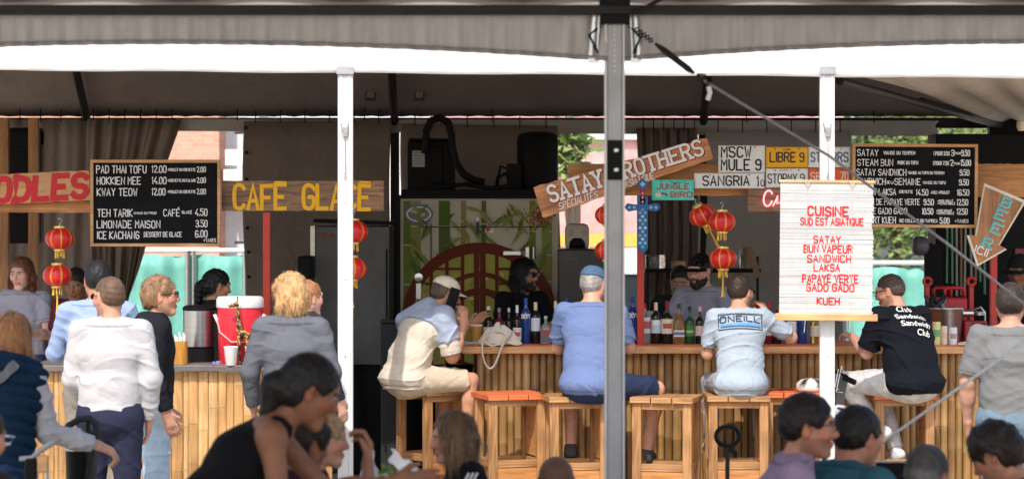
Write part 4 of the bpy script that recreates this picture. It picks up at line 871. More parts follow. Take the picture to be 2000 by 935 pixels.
o = thing('folded_papers', 'crumpled receipts lying on the bar by the hatted man', 'papers', on(915, 18.5, ZB)); m = MB(); r = random.Random(9)
for k in range(5): x = r.uniform(-.05, .05); m.add([(x - .04, -.05 + k * .01, .003 + k * .002), (x + .04, -.04 + k * .01, .006 + k * .003), (x + .035, .03, .012 + k * .003), (x - .045, .03, .004 + k * .004)], [(0, 1, 2, 3)])
m.build('paper', _mc['paper'], o, solid=.0008)
# right end of the bar
o = thing('ice_bucket', 'galvanised ice bucket on the bar right of the black shirt', 'bucket', on(1845, 18.75, ZB)); m = MB(); m.lathe([(.11, 0), (.112, .01), (.138, .245), (.143, .25), (.143, .258), (.135, .256), (.13, .2)], n=32); m.build('body', STEEL, o, smooth='auto')
m = MB(); r = random.Random(11)
for k in range(14): m.tube([(r.uniform(-.1, .06), r.uniform(-.05, .05), .2), (r.uniform(-.12, .05), r.uniform(-.05, .05), .30 + r.uniform(0, .06))], [.03, .012], 6, r.choice([(.02, .02, .02), (.03, .03, .035), (.2, .2, .2)]))
o2 = thing('cloth_bundle', 'black bundle of cloths and tongs piled in the ice bucket', 'bundle', on(1838, 18.75, ZB)); m.build('bundle', VCG, o2, smooth=True)
for k, (px, w, D, lb) in enumerate(((1864, 46, 19.0, 'front red jerry can with a moulded handle behind the ice bucket'), (1840, 40, 19.2, 'second red jerry can behind the first'))):
    s = F / D; o = thing('jerry_can', lb, 'jerry can', on(px, D, ZB), group='red jerry cans at the end of the bar'); w_ = w / s; m = MB(); hz = H + (YH - 562) / s - ZB
    m.box((0, 0, hz * .41), (w_, .12, hz * .82)); m.build('can', M('red_can', (.50, .01, .02), .35), o, bevel=.015)
    m = MB(); z1 = hz * .80; m.tube([(-w_ * .38, 0, z1), (-w_ * .4, 0, hz * .97), (-w_ * .3, 0, hz), (w_ * .3, 0, hz), (w_ * .42, 0, hz * .96), (w_ * .42, 0, z1)], .014, 8); m.build('handle', _mc['red_can'], o, smooth=True)
for px, lb in ((1811, 'red lever tap handle left of the jerry cans'), (1897, 'red lever tap handle right of the jerry cans')):
    D = 19.1; s = F / D; zz = H + (YH - 552) / s - ZB; o = thing('tap_handle', lb, 'tap handle', on(px, D, ZB), group='red tap handles'); m = MB(); m.box((0, 0, zz / 2 - .02), (.035, .03, zz)); m.build('stem', RED, o, bevel=.006)
    m = MB(); m.tube([(.028 * math.cos(R(a)), -.01, zz + .01 + .028 * math.sin(R(a))) for a in range(0, 361, 24)], .012, 8); m.build('ring', RED, o, smooth=True)
o = thing('meat_slicer', 'steel and red slicer machine at the right end of the bar', 'machine', on(1893, 18.85, ZB)); m = MB(); m.box((.03, -.05, .08), (.17, .1, .16)); m.build('housing', M('deep_red', (.30, .01, .02), .35), o, bevel=.012)
m = MB(); m.tube([(-.1, -.06, .215), (.02, -.06, .215)], .024, 12); m.lathe([(.045, 0), (.05, .02), (.035, .03)], (.06, -.06, .2), 16); m.tube([(.02, -.06, .24), (.07, -.08, .26), (.1, -.08, .22), (.1, -.08, .16)], .008); m.build('motor', STEEL, o, smooth='auto')
m = MB(); m.box((.05, -.103, .09), (.10, .003, .11), None, (.05, .04, .03)); 
for k in range(6): ell_disc(.02 + (k % 3) * .03, .11 - (k // 3) * .045, .012, .014, -.106, (.5, .45, .35))
m.build('printed_panel', VC, o)
for px, r_, h, c, c2, lb in ((1829, .030, .165, (.68, .66, .25), (.15, .4, .2), 'yellow green drink can beside the black shirt'), (1844, .024, .135, (.75, .62, .50), (.7, .5, .4), 'pale pink plastic tumbler beside the can'), (1861, .031, .125, (.72, .72, .74), (.4, .3, .3), 'white printed cup on the bar edge')):
    o = thing('drink_cup', lb, 'cup', on(px, 18.48, ZB)); m = MB(); m.lathe([(r_ * .93, 0), (r_, .006), (r_, h * .94), (r_ * .9, h)], n=20, colfn=lambda t, z: c); m.build('body', VCG, o, smooth='auto'); m = MB(); m.grid(lambda u, v: ((r_ + .001) * math.sin((u - .5) * 1.6), -(r_ + .001) * math.cos((u - .5) * 1.6), h * (.35 + .3 * v)), 10, 1, c2); m.build('print', VCG, o)
o = thing('napkins', 'flat white napkins on the bar edge by the grey shirt', 'napkins', on(1885, 18.5, ZB)); m = MB(); m.box((0, 0, .006), (.11, .08, .010)); m.box((.02, 0, .016), (.10, .07, .006), Matrix.Rotation(.3, 3, 'Z')); m.build('napkins', _mc['paper'], o, bevel=.002)
# behind the bar
o = thing('wire_shelf', 'black wire shelf behind the capped bartender', 'shelf', (W(1370, 0, 21.2).x, 21.2, 0)); zs = W(0, 523, 21.2).z
m = MB(); m.box((0, 0, zs - .02), (.95, .35, .03)); m.build('shelf', BLACK, o)
for x in (-.45, .45):
    m = MB(); m.tube([(x, -.15, 0), (x, -.15, zs + .1)], .012); m.build('leg', DARKM, o)
def item(name, label, cat, px, D, z, prof, mat, **k):
    o = thing(name, label, cat, (W(px, 0, D).x, D, z)); m = MB(); m.lathe(prof, n=24, **k); m.build('body', mat, o, smooth='auto'); return o
item('glass_jar', 'wide clear glass jar on the wire shelf', 'jar', 1280, 21.1, zs, [(.08, 0), (.085, .01), (.085, .09), (.08, .11)], GLASS('jar_glass', (.8, .82, .8)))
item('steamer_basket', 'round bamboo steamer on the wire shelf', 'steamer', 1325, 21.1, zs, [(.06, 0), (.062, .05), (.058, .06)], W_PINE)
item('steel_shaker', 'slim steel shaker on the shelf by the paper roll', 'shaker', 1446, 21.1, zs, [(.018, 0), (.022, .1), (.012, .13), (.01, .15)], STEEL)
o = item('paper_roll', 'brown paper towel roll behind the bar', 'paper roll', 1461, 21.05, zs, [(.045, 0), (.046, .01), (.046, .17), (.02, .175)], M('kraft', (.30, .20, .11), .8)); m = MB(); m.add([(.04, -.02, .16), (.10, -.03, -.05), (.05, -.04, -.1), (.02, -.045, .1)], [(0, 1, 2, 3)]); m.build('loose_sheet', _mc['kraft'], o, solid=.001)
o = thing('plastic_bag', 'translucent plastic bag bulging behind the gin bottles', 'plastic bag', on(1268, 18.85, ZB)); m = MB(); m.lathe([(.08, 0), (.10, .06), (.095, .16), (.06, .22), (.02, .23)], n=28, rad=lambda t, z: 1 + .08 * math.sin(5 * t + z * 30)); m.build('bag', M('film', (.45, .46, .46), .25, bump=.6, bs=12), o, smooth=True)
o = thing('hand_dryer', 'cream rounded appliance with a dark opening behind the blue cap', 'appliance', W(1127, 462, 20.2)); m = MB(); m.box((0, 0, 0), (.19, .14, .21)); m.build('housing', M('cream_plastic', (.50, .45, .36), .4), o, bevel=.04)
m = MB(); m.lathe([(.065, -.09), (.06, -.04), (.03, -.01)], (0, -.075, 0), 18, sy=.3); m.build('opening', BLACK, o, smooth=True)
m = MB(); m.box((-.05, -.073, .03), (.04, .006, .05)); m.box((.05, -.073, .03), (.04, .006, .05)); m.build('vent', M('cream_dark', (.40, .35, .28), .5), o, bevel=.003)
o = thing('ice_machine', 'black ice machine behind the man in the blue cap', 'machine', (W(1140, 0, 20).x, 20, 0)); zz = W(0, 486, 20).z; m = MB(); m.box((0, .3, zz / 2), (.40, .6, zz)); m.build('body', M('black_enamel', (.03, .028, .03), .3), o, bevel=.015); m = MB(); m.box((-.1, -.005, zz - .08), (.11, .006, .022), None, (.10, .10, .10)); m.build('badge', VCG, o)
o = thing('dried_flowers', 'dry brown flower bunch hanging under the tilted sign', 'dried flowers', W(1055, 425, 18.6)); m = MB(); r = random.Random(21)
for k in range(160):
    p = Vector((r.gauss(0, .045), r.gauss(0, .03), r.gauss(0, .03))); a = Vector((r.gauss(0, 1), r.gauss(0, 1), r.gauss(0, 1))).normalized() * .016; b = a.orthogonal().normalized() * .008; m.add([p, p + a + b, p + 2 * a, p + a - b], [(0, 1, 2, 3)], r.choice([(.12, .05, .03), (.3, .14, .08), (.2, .05, .04), (.4, .25, .15)]))
for k in range(6): m.tube([(0, 0, .05), (r.gauss(0, .05), 0, -.03)], .003, 4, (.2, .1, .05))
m.build('bunch', VC, o)
# dark cooking corner at the right
o = thing('smoker_cabinet', 'black cooking cabinet at the right behind the bar', 'cabinet', (W(1935, 0, 20.6).x, 20.6, 0)); m = MB(); m.box((.10, 0, 1.33), (1.15, .4, 2.66)); m.build('body', BLACK, o, bevel=.01)
m = MB(); m.box((.35, -.21, 1.3), (.4, .02, .9)); m.build('red_door', M('dark_red', (.16, .01, .012), .4), o, bevel=.005)
o = thing('hanging_utensils', 'row of pale green and brown sticks hanging behind the arrow sign', 'utensils', W(1885, 450, 20.1)); r = random.Random(13)
for k in range(9): m = MB(); x = -.14 + k * .036; m.tube([(x, 0, .1), (x + r.uniform(-.01, .01), 0, -.45 + r.uniform(-.1, .1))], .009, 6, r.choice([(.35, .35, .28), (.15, .3, .22), (.3, .2, .12), (.12, .1, .08)])); m.build('stick', VC, o)
o = thing('heat_lamp', 'grey clamp lamp with a ribbed head beyond the second menu board', 'lamp', W(1798, 480, 20)); m = MB(); m.lathe([(.05, -.06), (.075, -.04), (.078, 0), (.06, .05), (.02, .07)], (0, 0, 0), 18); m.v = [(z, y, x) for x, y, z in m.v]; m.build('shade', M('grey_enamel', (.10, .10, .12), .35), o, smooth='auto')
m = MB(); m.tube([(.05, 0, .02), (.12, 0, .0), (.14, 0, -.4)], .012); m.box((.10, 0, -.2), (.14, .05, .42)); m.build('arm', BLACK, o)
o = thing('small_spotlight', 'small spotlight under the marquee corner at the right edge', 'spotlight', W(1994, 248, 19)); m = MB(); m.lathe([(.02, -.03), (.035, 0), (.03, .04)], n=14); m.build('head', M('lamp_ivory', (.7, .6, .45), .4), o, smooth='auto')
# ================================================================ SCOOTER, LUGGAGE HANDLE, STROLLER, TABLE THINGS
D = 17.2; s = F / D; o = thing('kick_scooter', 'grey folding scooter leaning behind the right white post', 'scooter', (W(1630, 0, D).x, D, 0)); c = Vector(o.location)
Q = lambda x, y, d=0: W(x, y, D) - c + Vector((0, d, 0))
gs = M('scooter_grey', (.08, .08, .085), .4)
m = MB(); a, b = Q(1649, 735), Q(1610, 930); m.tube([a, b], .030, 10, flat=.7); m.build('stem', gs, o, smooth='auto')
m = MB(); m.tube([Q(1620, 722, .06), Q(1640, 728, .02), Q(1652, 734, -.06)], .012); m.build('handlebar', DARKM, o)
m = MB(); m.tube([Q(1647, 736, -.05), Q(1665, 744, -.12)], .019, 10); m.build('grip', BLACK, o, smooth='auto')
for k in range(4): m = MB(); m.tube([Q(1648, 730, -.03), Q(1632 + 3 * k, 722 - 3 * k, -.07), Q(1628 + k, 745 + 6 * k, -.06), Q(1638 + 2 * k, 765, -.045)], .003, 5); m.build('brake_cable', [BLACK, CHALK][k % 2], o)
m = MB(); lettering(m, 'OLLO', 0, 0, .075, .26, 0, width=.19, jit=0); dirv = (b - a).normalized(); pv = Vector((-dirv.z, 0, dirv.x))
_o0 = Q(1652, 790, -.035); m.v = [tuple(_o0 + dirv * (x) - pv * z * -1 * .9 + Vector((-.068, y, -.0))) for x, y, z in m.v]; m.build('lettering', CHALK, o)
m = MB(); m.box(Q(1600, 955), (.5, .12, .03)); m.build('deck', gs, o, bevel=.01)
for px in (1560, 1648): m = MB(); m.lathe([(.10, -.02), (.11, 0), (.10, .02)], n=24); m.v = [(x, z, y) for x, y, z in m.v]; m.build('wheel', BLACK, o, smooth='auto', loc=(Q(px, 0).x, 0, .11))
o = thing('bike_helmet', 'cream and black helmet resting on a stool left of the right white post', 'helmet', (W(1583, 0, 18.0).x, 18.0, .78)); m = MB(); m.lathe([(.085, 0), (.095, .02), (.09, .06), (.06, .085), (.01, .095)], n=24, sx=1.1, colfn=lambda t, z: (.03, .03, .03) if math.sin(t * 5) > .1 and z > .02 else (.62, .58, .50)); m.build('shell', VCG, o, smooth=True); m = MB(); m.tube([(-.09, -.02, .01), (-.03, -.07, .0), (.05, -.08, .04)], .006); m.build('strap', BLACK, o)
D = 12.5; s = F / D; o = thing('luggage_handle', 'black telescopic trolley handle with an oval grip before the stools', 'trolley handle', (W(1421, 0, D).x, D, 0)); c = Vector(o.location)
m = MB(); ring = [Q_ for Q_ in [W(1421 + 24 * math.cos(R(t)) * (1 if abs(math.cos(R(t))) < .7 else .95), 851 - 19 * math.sin(R(t)), D) - c for t in range(0, 361, 15)]]; m.tube(ring, .011, 10); m.build('grip', BLACK, o, smooth=True)
m = MB(); m.tube([W(1421, 869, D) - c, W(1419, 1200, D) - c], .011, 8); m.tube([W(1412, 868, D) - c, W(1421, 880, D) - c, W(1430, 868, D) - c], .008); m.build('pole', DARKM, o, smooth='auto')
m = MB(); m.tube([W(1424, 876, D) - c, W(1438, 884, D) - c, W(1436, 893, D) - c], .010); m.build('clip', BLACK, o)
m = MB(); m.box((0, .1, .28), (.3, .2, .56)); m.build('case', M('suitcase', (.03, .03, .035), .5), o, bevel=.03)
# baby stroller at the left
D = 12.1; o = thing('baby_stroller', 'black baby stroller with a looped handle held by the woman in the blue vest', 'stroller', (W(140, 0, D).x, D, 0)); c = Vector(o.location)
Q = lambda x, y, d=0: W(x, y, D) - c + Vector((0, d, 0))
m = MB(); m.tube([Q(118, 850), Q(135, 830), Q(155, 818), Q(175, 816), Q(188, 826), Q(190, 850), Q(178, 890), Q(165, 960)], .017, 10); m.build('handle', M('black_foam', (.02, .02, .022), .75), o, smooth=True)
m = MB(); m.tube([Q(172, 820), Q(170, 860), Q(172, 960)], .012); m.tube([Q(60, 1180, .3), Q(172, 960)], .014); m.tube([Q(210, 1180, .3), Q(165, 960)], .014); m.build('frame', DARKM, o)
m = MB(); m.grid(lambda u, v: tuple(Q(152, 850 + 190 * v, 0) + Vector((.07 * (1 - .2 * v) * math.cos(u * 6.283), .12 * math.sin(u * 6.283) + .1, 0))), 24, 4); m.build('seat_basket', BLACK, o, smooth=True, solid=.01)
m = MB(); m.tube([Q(152, 878, 0) + Vector((.073 * math.cos(t), .125 * math.sin(t) + .1, 0)) for t in [k * .35 for k in range(19)]], .006, 6); m.build('rim', STEEL, o, smooth=True)
for px in (60, 215):
    m = MB(); m.lathe([(.10, -.02), (.12, 0), (.10, .02)], n=24); m.v = [(z, x, y) for x, y, z in m.v]; m.build('wheel', BLACK, o, smooth='auto', loc=(W(px, 0, D).x - c.x, .3, .12))
D = 10.6; o = thing('folding_pushchair', 'second pushchair with pale grey arms and a wooden grip in the lower left corner', 'pushchair', (W(60, 0, D).x, D, 0)); c = Vector(o.location)
m = MB(); m.tube([Q_ for Q_ in [W(x, y, D) - c for x, y in ((38, 895), (62, 893), (78, 880), (95, 868), (116, 856))]], [.010, .010, .012, .014, .013], 10); m.build('arm', M('grey_grip', (.35, .34, .34), .4), o, smooth=True)
m = MB(); m.box(W(84, 905, D) - c, (.045, .04, .07)); m.build('wooden_block', W_PINE, o, bevel=.006)
m = MB()
for px in (70, 92): m.tube([W(px, 915, D) - c, W(px - 2, 1180, D) - c], .010, 8)
m.build('frame', STEEL, o)
m = MB(); m.box(W(62, 915, D) - c, (.05, .05, .09)); m.build('joint', BLACK, o, bevel=.008)
m = MB(); m.tube([W(x, y, D) - c for x, y in ((-20, 853), (10, 850), (28, 853), (20, 866), (-5, 868), (-20, 862))], .007, 8); m.build('push_bar', M('pale_alloy', (.55, .58, .6), .35, metal=.5), o, smooth=True)
for px in (50, 100): m = MB(); m.lathe([(.08, -.02), (.09, 0), (.08, .02)], n=20); m.v = [(z, x, y) for x, y, z in m.v]; m.build('wheel', BLACK, o, smooth='auto', loc=(W(px, 0, D).x - c.x, .1, .09))
# eating tables of the near guests (their tops lie just under the picture)
def table(label, px, D, w, ztop=.84):
    o = thing('picnic_table', label, 'table', (W(px, 0, D).x, D, 0), group='tables of the seated guests'); m = MB()
    for k in range(4): m.box((0, -.27 + k * .18, ztop - .02), (w, .17, .035))
    m.build('tabletop', W_STOOL_X, o, bevel=.004)
    for x in (-w / 2 + .12, w / 2 - .12):
        for y in (-.2, .2): m = MB(); m.box((x, y, ztop / 2 - .02), (.06, .06, ztop - .04)); m.build('leg', W_STOOL_Z, o)
    return o
table('table under the white water bottle, below the picture', 745, 10.6, .8, .84)
D = 10.5; o = thing('water_bottle', 'white metal water bottle with a steel lid at the bottom of the picture', 'water bottle', (W(721, 0, D).x, D, .845)); hb = W(0, 878, D).z - .845
m = MB(); m.lathe([(.034, 0), (.037, .01), (.037, hb * .55), (.033, hb * .64), (.022, hb * .76), (.019, hb * .84)], n=24); m.build('body', M('bottle_white', (.55, .56, .58), .35), o, smooth='auto'); m = MB(); m.lathe([(.021, hb * .84), (.021, hb * .99), (.018, hb)], n=20); m.build('lid', STEEL, o, smooth='auto')
o = thing('salad_bowl', 'takeaway bowl with green leaves beside the water bottle', 'bowl', (W(765, 0, 10.7).x, 10.7, .845)); m = MB(); m.lathe([(.06, 0), (.10, .07), (.102, .075), (.09, .07), (.05, .03)], n=24); m.build('bowl', BLACK, o, smooth='auto'); m = MB(); r = random.Random(31)
for k in range(90): p = Vector((r.gauss(0, .04), r.gauss(0, .04), .07 + r.uniform(0, .05))); a = Vector((r.gauss(0, 1), r.gauss(0, 1), r.gauss(0, 1))).normalized() * .018; b = a.orthogonal().normalized() * .012; m.add([p, p + a + b, p + 2 * a, p + a - b], [(0, 1, 2, 3)], r.choice([(.08, .2, .03), (.3, .4, .1), (.2, .3, .05), (.5, .5, .3)]))
m.build('salad', VCG, o)
D = 10.3; o = thing('paper_napkin', 'white crumpled paper napkin held up by the girl at the table', 'napkin', W(787, 905, D)); m = MB()
m.grid(lambda u, v: (-.05 + .11 * u + .01 * math.sin(v * 6), .02 * math.sin(u * 7 + v * 3), .06 - .07 * u - .06 * v + .008 * math.sin(u * 11)), 14, 10); m.build('sheet', _mc['paper'], o, smooth=True, solid=.0012)
o = thing('laptop', 'dark open lid with a pale edge between the seated heads', 'laptop', W(1740, 921, 11)); m = MB(); m.box((0, 0, -.02), (.165, .008, .12)); m.build('screen', BLACK, o, bevel=.003); m = MB(); m.box((0, -.002, .045), (.17, .012, .008)); m.build('rim', STEEL, o, bevel=.002); m = MB(); m.box((0, .1, -.078), (.17, .2, .012)); m.build('base', BLACK, o)
table('table under the laptop, below the picture', 1740, 11.1, .5, W(0, 921, 11).z - .086)
# ================================================================ PEOPLE: smooth-blended bodies polygonised from distance fields
V3 = lambda *a: np.array(a, dtype=float)
def unit(v): v = np.asarray(v, float); return v / (np.linalg.norm(v) + 1e-12)
def cap(a, b, ra, rb=None, k=.02, w=None, sc=1.0, cuts=()): return ('c', V3(*a), V3(*b), ra, ra if rb is None else rb, k, None if w is None else unit(w), sc, cuts)
def ell(c, r, k=.02, R_=None, cuts=()): return ('e', V3(*c), V3(*r), 0, 0, k, np.eye(3) if R_ is None else R_, 1, cuts)
def pd(p, P):
    if p[0] == 'c':
        a, b = p[1], p[2]; ab = b - a; L2 = max(ab @ ab, 1e-9); t = np.clip(((P - a) @ ab) / L2, 0, 1)
        v = P - a - t[:, None] * ab
        if p[6] is not None: vw = v @ p[6]; v = v - (vw * (1 - 1 / p[7]))[:, None] * p[6]
        d = np.sqrt((v * v).sum(1)) - (p[3] + (p[4] - p[3]) * t)
    else:
        q = (P - p[1]) @ p[6]; k0 = np.sqrt(((q / p[2]) ** 2).sum(1)); k1 = np.sqrt(((q / p[2] ** 2) ** 2).sum(1)) + 1e-9; d = k0 * (k0 - 1) / k1
    for pt, n in p[8]: d = np.maximum(d, (P - pt) @ n)
    return d
def sdf_mesh(prims, h, subs=(), disp=None):
    ext = []
    for p in prims:
        r = (max(p[3], p[4]) * max(1, p[7]) if p[0] == 'c' else max(p[2])) + .03
        pts = [p[1], p[2]] if p[0] == 'c' else [p[1]]
        ext += [q - r for q in pts] + [q + r for q in pts]
    ext = np.array(ext); lo, hi = ext.min(0), ext.max(0); B = 8; bs = B * h
    nb = np.ceil((hi - lo) / bs).astype(int) + 1
    I = np.stack(np.meshgrid(*[np.arange(n) for n in nb], indexing='ij'), -1).reshape(-1, 3)
    C = lo + (I + .5) * bs; Dm = np.stack([pd(p, C) for p in prims]); dm = Dm.min(0); half = bs * .5 * 1.7321 * 1.15
    act = (np.abs(dm) < half + .045) | ((dm < 0) & (dm > -half - .06)); I, C, Dm, dm = I[act], C[act], Dm[:, act], dm[act]
    g = np.arange(B + 1); off = np.stack(np.meshgrid(g, g, g, indexing='ij'), -1).reshape(-1, 3); n = len(I); m_ = len(off)
    P = (lo + (I[:, None, :] * B + off[None]) * h); d = np.full((n, m_), 9.0)
    for i, p in enumerate(prims):
        s = np.nonzero(Dm[i] < dm + 2.2 * half + p[5] + .01)[0]
        if not len(s): continue
        v = pd(p, P[s].reshape(-1, 3)).reshape(len(s), m_); a = d[s]; k = p[5] + 1e-6
        hh = np.maximum(k - np.abs(a - v), 0) / k; d[s] = np.minimum(a, v) - hh * hh * k * .25
    for p in subs:
        dc = pd(p, C); s = np.nonzero(dc < 1.3 * half + .02)[0]
        if len(s):
            v = -pd(p, P[s].reshape(-1, 3)).reshape(len(s), m_); a = d[s]; k = p[5] + 1e-6
            hh = np.maximum(k - np.abs(a - v), 0) / k; d[s] = np.maximum(a, v) + hh * hh * k * .25
    if disp is not None:
        s = np.nonzero((np.abs(d).min(1) < .03))[0]; d[s] += disp(P[s].reshape(-1, 3)).reshape(len(s), m_)
    d = d.reshape(n, B + 1, B + 1, B + 1); S = d < 0
    cs = np.zeros((n, B, B, B), int); 
    for a in (0, 1):
        for b in (0, 1):
            for c in (0, 1): cs += S[:, a:a + B, b:b + B, c:c + B]
    mix = (cs > 0) & (cs < 8); ci = np.argwhere(mix)
    if not len(ci): return np.zeros((0, 3)), np.zeros((0, 4), int)
    acc = np.zeros((len(ci), 3)); cnt = np.zeros(len(ci))
    for ax in range(3):
        o1, o2 = [(1, 2), (0, 2), (0, 1)][ax]
        for u in (0, 1):
            for v in (0, 1):
                q = ci[:, 1:].copy(); q[:, o1] += u; q[:, o2] += v; q2 = q.copy(); q2[:, ax] += 1
                da = d[ci[:, 0], q[:, 0], q[:, 1], q[:, 2]]; db = d[ci[:, 0], q2[:, 0], q2[:, 1], q2[:, 2]]
                cr = (da < 0) != (db < 0); t = np.where(cr, da / np.where(cr, da - db, 1), 0)
                pos = (q - ci[:, 1:]).astype(float); pos[:, ax] += t; acc[cr] += pos[cr]; cnt[cr] += 1
    gi = I[ci[:, 0]] * B + ci[:, 1:]; verts = lo + (gi + acc / cnt[:, None]) * h
    dims = (nb * B + 2).astype(np.int64); key = lambda g_: ((g_[:, 0] + 1) * dims[1] + g_[:, 1] + 1) * dims[2] + g_[:, 2] + 1
    ks = key(gi); order = np.argsort(ks); ks_s = ks[order]
    def find(g_):
        k = key(g_); p = np.clip(np.searchsorted(ks_s, k), 0, len(ks_s) - 1); return np.where(ks_s[p] == k, order[p], -1)
    faces = []
    for ax in range(3):
        sl0 = [slice(0, B)] * 3; sl1 = list(sl0); sl1[ax] = slice(1, B + 1)
        a = S[(slice(None), *sl0)]; b = S[(slice(None), *sl1)]; e = np.argwhere(a != b)
        if not len(e): continue
        flip = a[e[:, 0], e[:, 1], e[:, 2], e[:, 3]]; G_ = I[e[:, 0]] * B + e[:, 1:]; o1, o2 = [(1, 2), (2, 0), (0, 1)][ax]
        q = []
        for u, v in ((0, 0), (-1, 0), (-1, -1), (0, -1)):
            k = G_.copy(); k[:, o1] += u; k[:, o2] += v; q.append(find(k))
        q = np.stack(q, 1); q[~flip] = q[~flip][:, ::-1]; faces.append(q[(q >= 0).all(1)])
    return verts, np.concatenate(faces)
def mesh_obj(name, v, f, mat, parent, col=(1, 1, 1), smooth=True):
    me = bpy.data.meshes.new(name); me.vertices.add(len(v)); me.vertices.foreach_set('co', np.asarray(v, np.float32).ravel())
    me.loops.add(f.size); me.loops.foreach_set('vertex_index', f.astype(np.int32).ravel()); me.polygons.add(len(f))
    me.polygons.foreach_set('loop_start', np.arange(0, f.size, f.shape[1], dtype=np.int32)); me.polygons.foreach_set('use_smooth', np.full(len(f), smooth)); me.update(calc_edges=True)
    a = me.color_attributes.new('Col', 'FLOAT_COLOR', 'POINT'); c = np.ones((len(v), 4), np.float32); c[:, :3] = col; a.data.foreach_set('color', c.ravel())
    me.materials.append(mat); o = bpy.data.objects.new(name, me); COL.objects.link(o); o.parent = parent; return o
def smoothv(v, f, it=1, lam=.5):
    for _ in range(it):
        acc = np.zeros_like(v); cnt = np.zeros(len(v))
        for i in range(4):
            for j in (1, 3): np.add.at(acc, f[:, i], v[f[:, (i + j) % 4]]); np.add.at(cnt, f[:, i], 1)
        v = v + lam * (acc / np.maximum(cnt, 1)[:, None] - v)
    return v
SKIN = M('skin', vcol=True, rough=.55, var=.14, vs=22, bump=.2, bs=60, bd=.006, spec=.3)
SKIN.node_tree.nodes['Principled BSDF'].inputs['Subsurface Weight'].default_value = .08
SKIN.node_tree.nodes['Principled BSDF'].inputs['Subsurface Radius'].default_value = (.01, .004, .002)
HAIR = M('hair', vcol=True, spec=.3, rough=.5, var=.25, vs=30, bump=.5, bs=70, st=(1, 1, .25))
CLOTH = M('cloth', vcol=True, rough=.9, var=.05, vs=20, bump=.4, bs=4.2, bd=.035, spec=.15, st=(1, 1, 1.4), ridge=True)
DENIM = M('denim', vcol=True, rough=.85, var=.22, vs=9, bump=.6, bs=6, bd=.03, spec=.2, ridge=True)
EYE = M('eye', vcol=True, rough=.15, var=0)
LENS = M('dark_lens', (.01, .01, .012), .08, var=0)
def folds(seed, amp, dir_=(0, 0, 1), fr=22):
    r = np.random.default_rng(seed); A = np.linalg.qr(r.normal(size=(3, 3)))[0]; ph = r.uniform(0, 6, 8)
    def fn(P):
        q = P @ A; a = fr * (P[:, 2] * .9 + .55 * q[:, 0]) + 2.4 * np.sin(7 * q[:, 1] + ph[0]) + 1.6 * np.sin(11 * q[:, 2] + ph[1])
        b = fr * .62 * (q[:, 0] - .5 * P[:, 2]) * 1.3 + 2.2 * np.sin(6 * q[:, 2] + ph[2]) + 1.2 * np.sin(13 * q[:, 1] + ph[3])
        m1 = .5 + .5 * np.sin(4.3 * q[:, 1] + 3 * q[:, 0] + ph[4]); m2 = .5 + .5 * np.sin(5.1 * q[:, 2] - 3 * q[:, 1] + ph[5])
        return -amp * ((1 - np.abs(np.sin(a))) ** 4 * m1 * 1.3 + (1 - np.abs(np.sin(b))) ** 4 * m2) + amp * .2
    return lambda P: fn(P) + amp * .35 * np.abs(np.sin((P @ A)[:, 0] * fr * 2.3 + 2 * np.sin((P @ A)[:, 2] * 12))) * (.5 + .5 * np.sin((P @ A)[:, 1] * 9))
def rotz(a): c, s = math.cos(a), math.sin(a); return np.array([[c, -s, 0], [s, c, 0], [0, 0, 1.0]])
def rotx(a): c, s = math.cos(a), math.sin(a); return np.array([[1, 0, 0], [0, c, -s], [0, s, c.real]])
def roty(a): c, s = math.cos(a), math.sin(a); return np.array([[c, 0, s], [0, 1, 0], [-s, 0, c]])
def hand(wr, d, side, n, curl, k=.006):
    """palm and five fingers; d along the forearm, n out of the palm, side towards the thumb"""
    d = unit(d); n = unit(n - d * (n @ d)); s = np.cross(n, d) * side; s = unit(s); out = [cap(wr, wr + d * .075, .019, .017, .015, w=s, sc=1.9)]
    for i, (o, L_) in enumerate(((.030, .9), (.010, 1.0), (-.010, .94), (-.028, .75))):
        p = wr + d * (.088 - abs(o) * .25) + s * o; a = curl * (.5 + .08 * i)
        for j, l in enumerate((.042, .027, .022)):
            v = d * math.cos(a) + n * math.sin(a); q = p + v * l * L_; out.append(cap(p, q, .0092 - .001 * j, .0084 - .001 * j, k)); p = q; a += curl * (.8 if j == 0 else .5)
    p = wr + d * .02 + s * .028; q = p + unit(d * .7 + s * .65 + n * .35) * .042; out += [cap(p, q, .0125, .0105, .012), cap(q, q + unit(d * .9 + s * .2 + n * .5) * .036, .0100, .0082, k)]
    return out
NPEOPLE = []
